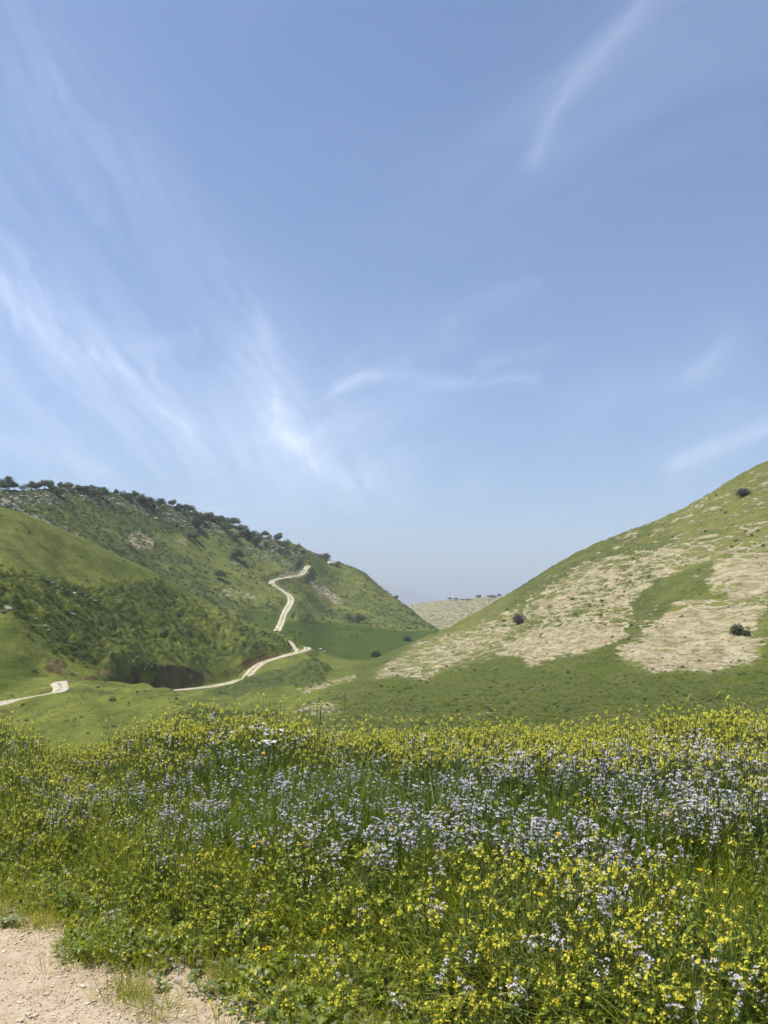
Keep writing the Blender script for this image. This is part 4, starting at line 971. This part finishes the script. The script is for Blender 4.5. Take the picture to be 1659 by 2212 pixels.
# stones
def rock_mesh(name, sub, amp, flat, seed):
    import bmesh
    bm = bmesh.new(); bmesh.ops.create_icosphere(bm, subdivisions=sub, radius=.5)
    for v in bm.verts:
        n = mnoise.noise(v.co*2.2+Vector((seed*7.3, 0, 0)))+.5*mnoise.noise(v.co*5+Vector((0, seed*3.1, 0)))
        v.co *= 1+amp*n; v.co.z *= flat
        if v.co.z > .2*flat: v.co.z = .2*flat+(v.co.z-.2*flat)*.45
    me = bpy.data.meshes.new(name); bm.to_mesh(me); bm.free(); me.materials.append(M['rock']); return me
ROCKS = [rock_mesh('rock', 2, .55, rr(.55, .8), k) for k in range(6)]
def pebble_mat():
    m, N, b, out = new_mat('pebble'); rnd = N.n.new('ShaderNodeObjectInfo').outputs['Random']
    N.l.new(N.mix(rnd, (0.44, 0.335, 0.225), (0.62, 0.52, 0.40)), b.inputs['Base Color']); b.inputs['Roughness'].default_value = .9; return m
M['pebble'] = pebble_mat()
PEB = [rock_mesh('pebble', 1, .45, .6, 20+k) for k in range(4)]
for q in PEB: q.materials.clear(); q.materials.append(M['pebble'])
P_, R_, S_, I_ = [], [], [], []
while len(P_) < 11000:
    y = rr(2.4, 5.2); x = rr(-4.2, 1.5); d = edge_d(x, y)
    if d < .15 and mnoise.noise(Vector((x*1.5, y*1.5, 90))) > rr(-.6, .3): s = .005+.015*random.random()**3; P_.append((x, y, near_z(x, y)+s*.12)); R_.append((rr(-.3, .3), rr(-.3, .3), rr(0, 6))); S_.append((s, s*rr(.6, 1), s)); I_.append(random.randrange(4))
scatter('gravel', PEB, P_, R_, S_, I_, 'small pale gravel strewn over the dirt road', 'gravel')
n_ = 0
while n_ < 46:
    y = rr(2.95, 4.3); x = rr(-.5, -.08)*y; d = edge_d(x, y)
    if d < .02 and x > -.5*y: s = rr(.018, .034); tag(obj('stone', PEB[n_ % 4], None, (x, y, near_z(x, y)+s*.08), (rr(-.2, .2), rr(-.2, .2), rr(0, 6)), (s, s*rr(.6, .9), s*.8)), 'small pale stone lying loose on the dirt road'+(' near its grassy edge' if d > -.35 else ' away from its edge'), 'stone', 'loose stones on the dirt road'); n_ += 1

# ------------------------------------------------------------------ hills: cover
def land_pts(mask, n, wgt=None):
    r, c = np.where(mask); k = RNG.integers(0, len(r), n)
    if wgt is not None: k = k[RNG.random(n) < wgt[r[k], c[k]]]
    jx = RNG.uniform(-.5, .5, len(k)); jy = RNG.uniform(-.5, .5, len(k)); out = []
    for a, b, u, v in zip(r[k], c[k], jx, jy):
        px = pxs[b]+u*(pxs[1+min(b, NC-2)]-pxs[min(b, NC-2)]); y = Ys[a]+v*(Ys[min(a+1, NR-1)]-Ys[a]); x = (px-CX)/W*y
        out.append((x, y, land(x, y)))
    return out
def tuft_mesh(n, mat, h=.55, w=.05):
    b = MB()
    for _ in range(n):
        a = rr(0, 6.28); r = .42*math.sqrt(random.random()); b.blade((r*math.cos(a), r*math.sin(a), -.05), a+rr(-.6, .6), rr(.5, 1)*h*(1-.5*r), rr(.6, 1.4)*w, rr(.05, .3), rr(0, .25), 0, 2)
    return b.mesh('tussock', [mat])
def lump_mesh(n, mat, h=.6, sz=.13):
    b = MB()
    for _ in range(n):
        a = rr(0, 6.28); el = math.asin(rr(0, 1)); q = rr(.75, 1.05); c = Vector((math.cos(a)*math.cos(el)*.5*q, math.sin(a)*math.cos(el)*.5*q, math.sin(el)*h*q))
        d = (c+Vector((rr(-.3, .3), rr(-.3, .3), rr(-.1, .3)))).normalized(); t = d.cross(Vector((rr(-1, 1), rr(-1, 1), rr(-1, 1)))).normalized(); u = d.cross(t); s = sz*rr(.6, 1.3)
        b.face([c-t*s, c-u*s*.6+d*s*.3, c+t*s, c+u*s*.6+d*s*.3])
    return b.mesh('lump', [mat])
inv = (PX > -120) & (PX < 1780)
TU = [tuft_mesh(34, M['tuft']) for _ in range(3)]+[lump_mesh(70, M['tuft_dark']) for _ in range(3)]+[tuft_mesh(30, M['tuft_dry'], .5) for _ in range(2)]
def hill_cover(name, mask, n, wgt, smin, smax, mixw, label, flat=1.0):
    pts = land_pts(mask & inv & (carve_w < .3), n, wgt)
    k = len(pts); s = RNG.uniform(smin, smax, k); kind = RNG.choice(3, k, p=mixw)
    idx = np.where(kind == 0, RNG.integers(0, 3, k), np.where(kind == 1, RNG.integers(3, 6, k), RNG.integers(6, 8, k)))
    scatter(name, TU, pts, [(RNG.uniform(-.15, .15), RNG.uniform(-.15, .15), RNG.uniform(0, 6.28)) for _ in range(k)], np.stack([s, s, s*flat*RNG.uniform(.7, 1.2, k)], 1), idx, label, 'scrub')
cs = np.clip(scrub, 0, 1)*(1-np.clip(bank*1.4, 0, 1))
hill_cover('hill_tussocks', onA, 22000, np.clip(cs*1.1, 0.02, 1), .35, .95, [.82, .13, .05], 'rough tussocks and scrub on the near left hill', .85)
hill_cover('ridge_scrub', onB & (SL < 18), 22000, np.clip(cs, 0.05, 1), .5, 1.25, [.35, .58, .07], 'low scrub over the far left hill', .8)
hill_cover('slope_grass_tufts', onE & (SL > 2.8), 34000, np.clip(.5-soil*.4+cs*.5, .10, 1), .15, .44, [.74, .02, .24], 'grass tufts over the right-hand hill', .8)
hill_cover('trampled_soil_tussocks', onE & (soil > .3) & (SL > 2.8), 1500, np.clip(1.25-soil, .2, 1), .2, .6, [.62, .10, .28], 'scattered grass tussocks standing on the bare soil of the right hill', .6)
hill_cover('knoll_tufts', (SL > 2.6) & (SL < 6) & (PX < 690), 11000, np.clip(cs*1.3, .12, 1), .14, .40, [.84, .10, .06], 'grass tufts and low scrub on the knoll and gully', .8)

# rocks on the ridge and slopes
rp = land_pts(onB & inv & (SL < 18.2), 60000, np.clip(rock*1.0, 0, 1)**1.5)
random.shuffle(rp); rp = rp[:1600]
rs = RNG.uniform(.35, 1.0, len(rp))**2*1.3+.2
scatter('ridge_rocks', ROCKS, rp, [(RNG.uniform(-.3, .3), RNG.uniform(-.3, .3), RNG.uniform(0, 6.28)) for _ in rp], np.stack([rs*RNG.uniform(.8, 1.7, len(rp)), rs, rs*.8], 1), RNG.integers(0, 6, len(rp)), 'grey limestone rubble along the far left ridge', 'rocks')
sp_ = land_pts(onE & inv & (soil > .3) & (SL > 2.8), 800)
ss = RNG.uniform(.3, 1, len(sp_))**2*.32+.06
scatter('soil_stones', ROCKS, sp_, [(RNG.uniform(-.3, .3), RNG.uniform(-.3, .3), RNG.uniform(0, 6.28)) for _ in sp_], np.stack([ss*1.3, ss, ss*.8], 1), RNG.integers(0, 6, len(sp_)), 'small stones strewn over the bare soil of the right hill', 'stones')
def boulder(px, py, w, y0, y1, label, group=None, flat=.75):
    x, y, z = spot(px, py, y0, y1); s = w/W*y
    tag(obj('boulder', random.choice(ROCKS), None, (x, y, z+s*.1), (rr(-.3, .3), rr(-.3, .3), rr(0, 6.28)), (s, s*rr(.6, 1), s*flat*rr(.7, 1.1))), label, 'boulder', group)
G1 = 'limestone boulders along the far ridge'
for k in range(90):
    px = rr(5, 640); cy_ = float(np.interp(px, pxs, crestY)); boulder(px, cy_+rr(6, 34)+nz1[0, 0], rr(4, 9), 200, 470, 'grey limestone boulder under the ridge trees, '+('left part' if px < 220 else 'middle part' if px < 430 else 'right part')+' of the rocky band', G1, .6)
for k in range(26):
    t = random.random(); boulder(0+185*t+rr(-6, 6), 1082+85*t+rr(-6, 6), rr(4, 10), 190, 330, 'pale limestone slab where the near green hill meets the ridge', 'pale slabs behind the near hill crest', .5)
zz1 = lambda x, y: (x*.28, 995.4+y*.28); zz2 = lambda x, y: (398+x*.28, 1095+y*.28); zz5 = lambda x, y: (x*.28, 1294+y*.28)
for x, y, w in ((165, 370, 14), (205, 375, 12), (230, 390, 12), (255, 410, 10), (285, 415, 14), (320, 425, 10), (350, 440, 16), (365, 465, 16), (385, 440, 14), (410, 450, 14), (390, 490, 18), (405, 510, 12), (455, 525, 22), (485, 552, 14), (165, 545, 20), (125, 575, 16), (240, 420, 16), (195, 238, 16), (238, 668, 10), (335, 700, 24), (150, 620, 10), (515, 690, 12), (675, 735, 16), (990, 845, 20), (1130, 800, 26), (1150, 810, 24), (1120, 858, 14), (995, 590, 20), (1030, 620, 20), (1060, 650, 22), (1110, 690, 22), (1140, 720, 18), (1590, 985, 12), (1640, 1007, 14), (750, 425, 14), (700, 400, 14)):
    px, py = zz2(x, y); boulder(px, py, w*.28*1.15, 230, 470, 'pale boulder scattered on the far hillside below the trees', 'boulders scattered on the far hillside')
for x, y, w in ((360, 925, 40), (400, 945, 36), (440, 970, 34), (480, 985, 36), (520, 1000, 36), (575, 1020, 36), (660, 1040, 40), (690, 1065, 36), (735, 1080, 34), (885, 1075, 26), (790, 1100, 30), (930, 1095, 22), (1015, 1085, 18), (1320, 1045, 22), (545, 1175, 34)):
    px, py = zz1(x, y); boulder(px, py, w*.28, 100, 175, 'pale rock of the outcrop on the near left hill', 'outcrop rocks on the near left hill', .55)
for x, y, w in ((280, 155, 26), (345, 210, 32), (370, 240, 34), (265, 25, 24), (325, 100, 16), (550, 330, 24), (580, 370, 24), (500, 300, 18), (415, 330, 14), (560, 120, 50), (690, 150, 22), (1010, 200, 24), (1275, 205, 18), (990, 487, 26), (1020, 485, 22), (600, 478, 24), (365, 425, 20), (895, 515, 18), (870, 440, 16), (330, 900, 14), (60, 75, 60), (30, 100, 50)):
    px, py = zz5(x, y); boulder(px, py, w*.28, 60, 170, 'small pale rock on the tussocky lower slope of the near hill', 'rocks on the lower slope of the near hill', .7)
for px, py, w in ((1110, 1522, 6), (1222, 1433, 4), (1300, 1500, 6), (985, 1503, 7), (985, 1450, 5), (806, 1452, 5), (1050, 1480, 4), (1360, 1488, 5), (700, 1480, 8), (660, 1494, 7), (760, 1495, 4), (541, 1472, 5), (537, 1480, 5), (692, 1402, 8), (700, 1408, 8), (612, 1442, 4), (715, 1450, 5)):
    boulder(px, py, w, 45, 235, 'small white stone lying in the green grass beyond the meadow', 'white stones in the grass beyond the meadow')

# ------------------------------------------------------------------ trees and bushes
def tree_kind(h, wdt, low, seed, leaf, nblob=20, nleaf=90, lsz=.22):
    random.seed(seed)
    t = MB(); lean = rr(-.25, .25); th = h*.38
    t.tube([(0, 0, -.3), (lean*.3, 0, th*.4), (lean, rr(-.1, .1), th)], [.20*h/5, .15*h/5, .11*h/5], 7)
    c = MB()
    for k in range(nblob):
        a = k*2.4+rr(-.4, .4); r = wdt*.5*math.sqrt(rr(.05, .72)); zc = low+(h-low)*(.16+.62*(1-(r/(wdt*.52))**2)*rr(.25, 1.15)); cx_, cy_ = math.cos(a)*r, math.sin(a)*r; br = wdt*rr(.17, .24)
        t.tube([(lean*.9, 0, th*.85), ((lean+cx_)*.5, cy_*.5, (th+zc)*.5), (cx_, cy_, zc)], [.07*h/5, .045*h/5, .02*h/5], 5)
        for j in range(nleaf):
            d = Vector((rr(-1, 1), rr(-1, 1), rr(-.75, 1)))
            if d.length < .05: continue
            d = d.normalized()*(random.random()**.4); p = Vector((cx_, cy_, zc))+Vector((d.x*br*1.2, d.y*br*1.2, d.z*br*1.0))
            n = (d+Vector((rr(-.6, .6), rr(-.6, .6), rr(-.2, .8)))).normalized(); u = n.cross(Vector((rr(-1, 1), rr(-1, 1), rr(-1, 1)))).normalized(); v = n.cross(u); s = lsz*rr(.6, 1.3)
            c.face([p-u*s, p-v*s*.55, p+u*s, p+v*s*.55])
    return t.mesh('trunk', [M['bark']], True), c.mesh('crown', [leaf])
TREES = [tree_kind(5, 5.6, .7, 100+k, M['tree_leaf']) for k in range(3)]+[tree_kind(5, 4.4, 1.0, 200+k, M['tree_leaf']) for k in range(2)]
BUSHES = [tree_kind(5, 7.0, .2, 300+k, M['tree_leaf'], 16, 75, .24) for k in range(2)]
random.seed(77)
def tree(px, py, hpx, wpx, y0, y1, label, group=None, bush=False, name='evergreen_tree'):
    x, y, z = spot(px, py, y0, y1); h = hpx*1.25/W*y; w = wpx*1.08/W*y
    tm, cm = random.choice(BUSHES if bush else TREES); base = 7.0 if bush else 5.2
    r = obj(name, None, None, (x, y, z-.1), (0, 0, rr(0, 6.28)), (w/base, w/base, h/5)); r.empty_display_size = 1
    obj('trunk', tm, r); obj('crown', cm, r); tag(r, label, 'tree' if not bush else 'bush', group); return r
Z1 = [(15, 200, 78, 60), (70, 210, 90, 80), (38, 228, 62, 80), (115, 218, 54, 62), (180, 190, 44, 58), (250, 188, 46, 64), (245, 222, 62, 84), (300, 218, 52, 58), (345, 205, 64, 90), (385, 208, 58, 80), (405, 238, 48, 62), (450, 280, 66, 78), (470, 218, 50, 64), (530, 216, 48, 64), (548, 250, 34, 42), (600, 240, 52, 72), (645, 248, 52, 80), (680, 246, 46, 60), (710, 240, 52, 64), (720, 280, 54, 62), (765, 280, 70, 76), (800, 298, 88, 90), (845, 268, 32, 42), (895, 272, 50, 50), (950, 275, 44, 62), (985, 302, 48, 70), (1040, 294, 56, 78), (1095, 345, 80, 90), (1135, 350, 70, 80), (1170, 325, 42, 52), (1240, 344, 48, 72), (1330, 355, 52, 78), (1175, 388, 52, 62), (1230, 398, 42, 56), (1380, 385, 52, 74), (1420, 395, 56, 74), (1465, 405, 54, 80), (1425, 425, 42, 62), (1500, 434, 48, 72), (1550, 475, 74, 64), (1520, 522, 84, 88), (1610, 452, 50, 82)]
Z2 = [(100, 88, 44, 72), (95, 167, 82, 92), (140, 122, 60, 70), (190, 92, 48, 92), (240, 124, 52, 72), (285, 130, 56, 70), (330, 192, 66, 92), (340, 140, 54, 70), (390, 148, 56, 82), (440, 187, 48, 92), (470, 237, 62, 100), (510, 242, 48, 82), (540, 208, 28, 42), (575, 238, 42, 48), (625, 238, 50, 68), (660, 248, 32, 42), (725, 272, 66, 82), (790, 292, 42, 56), (555, 292, 62, 72), (395, 258, 48, 62), (630, 304, 38, 44), (740, 355, 42, 64), (795, 360, 32, 42), (855, 343, 36, 42), (880, 320, 34, 42), (915, 362, 36, 52)]
RT = [zz1(x, y)+(h, w) for x, y, h, w in Z1]+[zz2(x, y)+(h, w) for x, y, h, w in Z2]
RT.sort(); ORD = 'first second third fourth fifth sixth seventh eighth ninth tenth eleventh twelfth thirteenth fourteenth fifteenth sixteenth seventeenth eighteenth nineteenth'.split(); TENS = ['', '', 'twenty', 'thirty', 'forty', 'fifty', 'sixty']
def ordinal(n): return ORD[n-1] if n < 20 else (TENS[n//10]+'-'+ORD[n % 10-1] if n % 10 else TENS[n//10][:-1]+'ieth')
for k, (px, py, h, w) in enumerate(RT):
    size = 'large' if h > 64 else 'small' if h < 46 else 'middling'
    tree(px, py, h*.28, w*.27, 190, 470, '%s dark evergreen tree on the rocky ridge, %s from the left edge' % (size, ordinal(k+1)), 'trees along the rocky left ridge', h < 46)
for (x, y, h, w), lab in (((1465, 607, 50, 54), 'left tree of the pair standing on the slope below the ridge'), ((1510, 612, 55, 64), 'right tree of the pair standing on the slope below the ridge')):
    px, py = zz1(x, y); tree(px, py, h*.28, w*.30, 230, 470, lab)
for (x, y, h, w), lab, bu in (((410, 412, 80, 92), 'lone grey-green tree on mid-slope above the scattered boulders', False), ((270, 556, 66, 84), 'lone dark tree casting a shadow on the open green slope', False),
                     ((1095, 410, 46, 60), 'dark tree beside the rock knob where the ridge ends', False), ((1050, 387, 26, 42), 'low bush on the ridge just left of the rock knob', True),
                     ((1350, 893, 66, 96), 'larger dark bush at the edge of the crop field', True), ((1270, 872, 46, 64), 'smaller dark bush at the edge of the crop field', True),
                     ((1635, 717, 34, 34), 'lone tree on the skyline low on the ridge end', False)):
    px, py = zz2(x, y); tree(px, py, h*.28, w*.30, 235, 480, lab, None, bu, 'bush' if bu else 'evergreen_tree')
x, y, z = spot(*zz2(1145, 445), 300, 480)
tag(obj('boulder', ROCKS[2], None, (x, y, z+.6), (0, 0, .4), (9, 7, 6)), 'big grey rock knob on the skyline at the ridge end', 'boulder')
for (x, y, h, w), lab in (((628, 362, 18, 38), 'leftmost round tree on the distant stony hill'), ((675, 365, 19, 44), 'second round tree on the distant stony hill'), ((725, 364, 11, 42), 'low bush on the distant hill crest, left of two'), ((770, 362, 11, 42), 'low bush on the distant hill crest, right of two'), ((850, 352, 27, 38), 'tallest round tree on the distant stony hill'), ((950, 344, 19, 68), 'wide clump of tree on the distant hill crest'), ((1010, 338, 20, 32), 'rightmost tree on the distant hill touching the right slope')):
    px, py = z3([(x, y)])[0]; tree(px, py, h*.28, w*.28, 600, 880, lab, None, h < 15)
px, py = z3([(290, 412)])[0]; tree(px, py, 3.4, 4.5, 300, 470, 'tiny bush on the skyline where the ridge meets the distant hill', None, True, 'bush')

def twig_shrub(seed, leafy):
    random.seed(seed); b = MB()
    for k in range(230):
        a = rr(0, 6.28); el = rr(.25, 1.45); L = rr(.45, 1.0); p0 = (rr(-.12, .12), rr(-.12, .12), 0)
        p1 = (p0[0]+math.cos(a)*math.cos(el)*L*.35, p0[1]+math.sin(a)*math.cos(el)*L*.35, .3*L*math.sin(el)+.05); p2 = (math.cos(a+.2)*math.cos(el)*L*.55, math.sin(a+.2)*math.cos(el)*L*.55, L*math.sin(el)*.75+.05)
        b.tube([p0, p1, p2], [.012, .009, .004], 3, 0, False)
    c = MB()
    for k in range(leafy):
        d = Vector((rr(-1, 1), rr(-1, 1), rr(0, 1))).normalized()*(random.random()**.35); p = Vector((d.x*.52, d.y*.52, d.z*.72+.06)); s = .045*rr(.6, 1.3); u = Vector((rr(-1, 1), rr(-1, 1), rr(-1, 1))).normalized(); v = u.cross(Vector((rr(-1, 1), rr(-1, 1), rr(-1, 1)))).normalized()
        c.face([p-u*s, p-v*s*.6, p+u*s, p+v*s*.6])
    return b.mesh('twigs', [M['twig']]), c.mesh('foliage', [M['twig'] if leafy < 600 else M['bush_leaf']])
SH = [twig_shrub(401, 520), twig_shrub(402, 520), twig_shrub(403, 900)]
random.seed(55)
for px, py, h, w, k, lab in ((880, 1385, 13, 23, 0, 'grey leafless thorn bush at the edge of the valley floor'), (812, 1419, 15, 26, 2, 'dark thorn bush at the foot of the right hill'), (1121, 1347, 25, 34, 1, 'large grey thorn bush on the right slope among trampled soil'),
                             (1606, 1070, 18, 36, 0, 'grey thorn bush high on the right hill near the skyline'), (1592, 1371, 27, 34, 2, 'dark twiggy bush on the big bare soil patch'), (1612, 1373, 15, 22, 2, 'low green bush beside the dark twiggy bush')):
    x, y, z = spot(px, py, 45, 330); r = obj('thorn_bush', None, None, (x, y, z-.05), (0, 0, rr(0, 6)), (w/W*y/1.05,)*2+(h/W*y/.8,)); obj('twigs', SH[k][0], r); obj('foliage', SH[k][1], r); tag(r, lab, 'bush')
LM = [lump_mesh(110, M['bush_leaf'], .7, .11) for _ in range(3)]
dots = z3([(1070, 435), (1045, 520), (1050, 560), (990, 550), (955, 575), (1330, 628), (1600, 468), (1570, 352), (340, 935), (450, 995), (365, 1020), (320, 1035), (290, 1045), (240, 1075), (190, 1030), (65, 1005), (95, 1025), (180, 1060), (710, 900), (820, 905), (980, 900), (860, 1100), (1075, 1020), (1540, 920), (1560, 965), (1535, 1000), (1180, 1055), (420, 1115), (15, 1085), (560, 890), (650, 765), (600, 875), (400, 985)])
dots += z4([(1330, 515), (1175, 660), (1580, 655), (1490, 660), (1535, 690), (605, 1000), (690, 1045), (550, 1125), (505, 1165), (600, 1045), (375, 1195), (385, 1230), (310, 1200), (280, 1235), (370, 1310), (170, 1300), (150, 1180), (410, 1090), (490, 1030), (740, 1010), (605, 1385), (655, 1405), (460, 1475), (115, 1750), (115, 1830), (580, 1955), (740, 1985), (930, 1990), (990, 1980), (1070, 1960), (1150, 1955), (1215, 1965), (1230, 1980), (1600, 1985), (1620, 770), (1380, 780), (1410, 735), (925, 705), (740, 690), (585, 800), (1260, 380), (400, 1380)])
for k, (px, py) in enumerate(dots):
    x, y, z = spot(px, py+2, 45, 230); s = rr(6.0, 9.5)/W*y
    tag(obj('small_shrub', LM[k % 3], None, (x, y, z), (0, 0, rr(0, 6)), (s, s, s*.8)), 'small dark round shrub '+('high on the right hill above the bare soil' if py < 1200 else 'among the trampled soil of the right hill' if py < 1400 else 'in the green grass at the foot of the right hill'), 'shrub', 'small shrubs on the right slope')
for px, py, w, lab in ((243, 1513, 16, 'dark green bush on the near face of the knoll'), (50, 1523, 9, 'low dark bush beside the track on the knoll'), (320, 1450, 40, 'spreading dark bush above the earth bank')):
    x, y, z = spot(px, py, 45, 150); s = w/W*y; r = tag(obj('bush', LM[0], None, (x, y, z-.05), (0, 0, rr(0, 6)), (s, s, s*.9)), lab, 'bush')

# ------------------------------------------------------------------ birds
def bird(px, py, Yb, span, lab):
    b = MB(); b.tube([(0, -.22, 0), (0, -.1, .02), (0, .08, .02), (0, .24, 0)], [.02, .06, .055, .02], 6)
    r = obj('bird', b.mesh('bird', [M['bird']], True), None, ((px-CX)/W*Yb, Yb, EYE+(Y0-py)/W*Yb), (.1, .15, .9), span/1.1); tag(r, lab, 'bird')
    for s in (-1, 1):
        w = MB(); top = [(0, -.07, .03), (.3*s, -.10, .10), (.55*s, .0, .06), (.3*s, .09, .09), (0, .10, .03)]
        w.face(top); w.face([(x, y, z-.012) for x, y, z in reversed(top)]); obj('wing', w.mesh('wing', [M['bird']]), r)
    t = MB(); t.face([(-.03, .2, 0), (.03, .2, 0), (.06, .38, .0), (-.06, .38, 0)]); obj('tail', t.mesh('tail', [M['bird']]), r)
bird(714, 1162, 260, 1.0, 'small dark bird gliding over the valley')
bird(956, 1276, 420, 1.0, 'faint bird flying low above the distant hill')

# ------------------------------------------------------------------ haze
hz = bpy.data.meshes.new('haze'); a_, z0_, z1_ = 14000.0, -45.0, 440.0
hz.from_pydata([(x, y, z) for z in (z0_, z1_) for x, y in ((-a_, -a_), (a_, -a_), (a_, a_), (-a_, a_))], [], [(3, 2, 1, 0), (4, 5, 6, 7), (0, 1, 5, 4), (1, 2, 6, 5), (2, 3, 7, 6), (3, 0, 4, 7)])
hm = bpy.data.materials.new('haze'); hm.use_nodes = True; hn = hm.node_tree; hn.nodes.remove(hn.nodes['Principled BSDF'])
pv = hn.nodes.new('ShaderNodeVolumePrincipled'); pv.inputs['Color'].default_value = (0.87, 0.94, 1.0, 1); pv.inputs['Density'].default_value = 0.00027; pv.inputs['Anisotropy'].default_value = 0.0
hn.links.new(pv.outputs[0], hn.nodes['Material Output'].inputs['Volume']); hz.materials.append(hm)
tag(obj('haze', hz), 'pale blue haze filling the valley air', 'haze', kind='stuff')
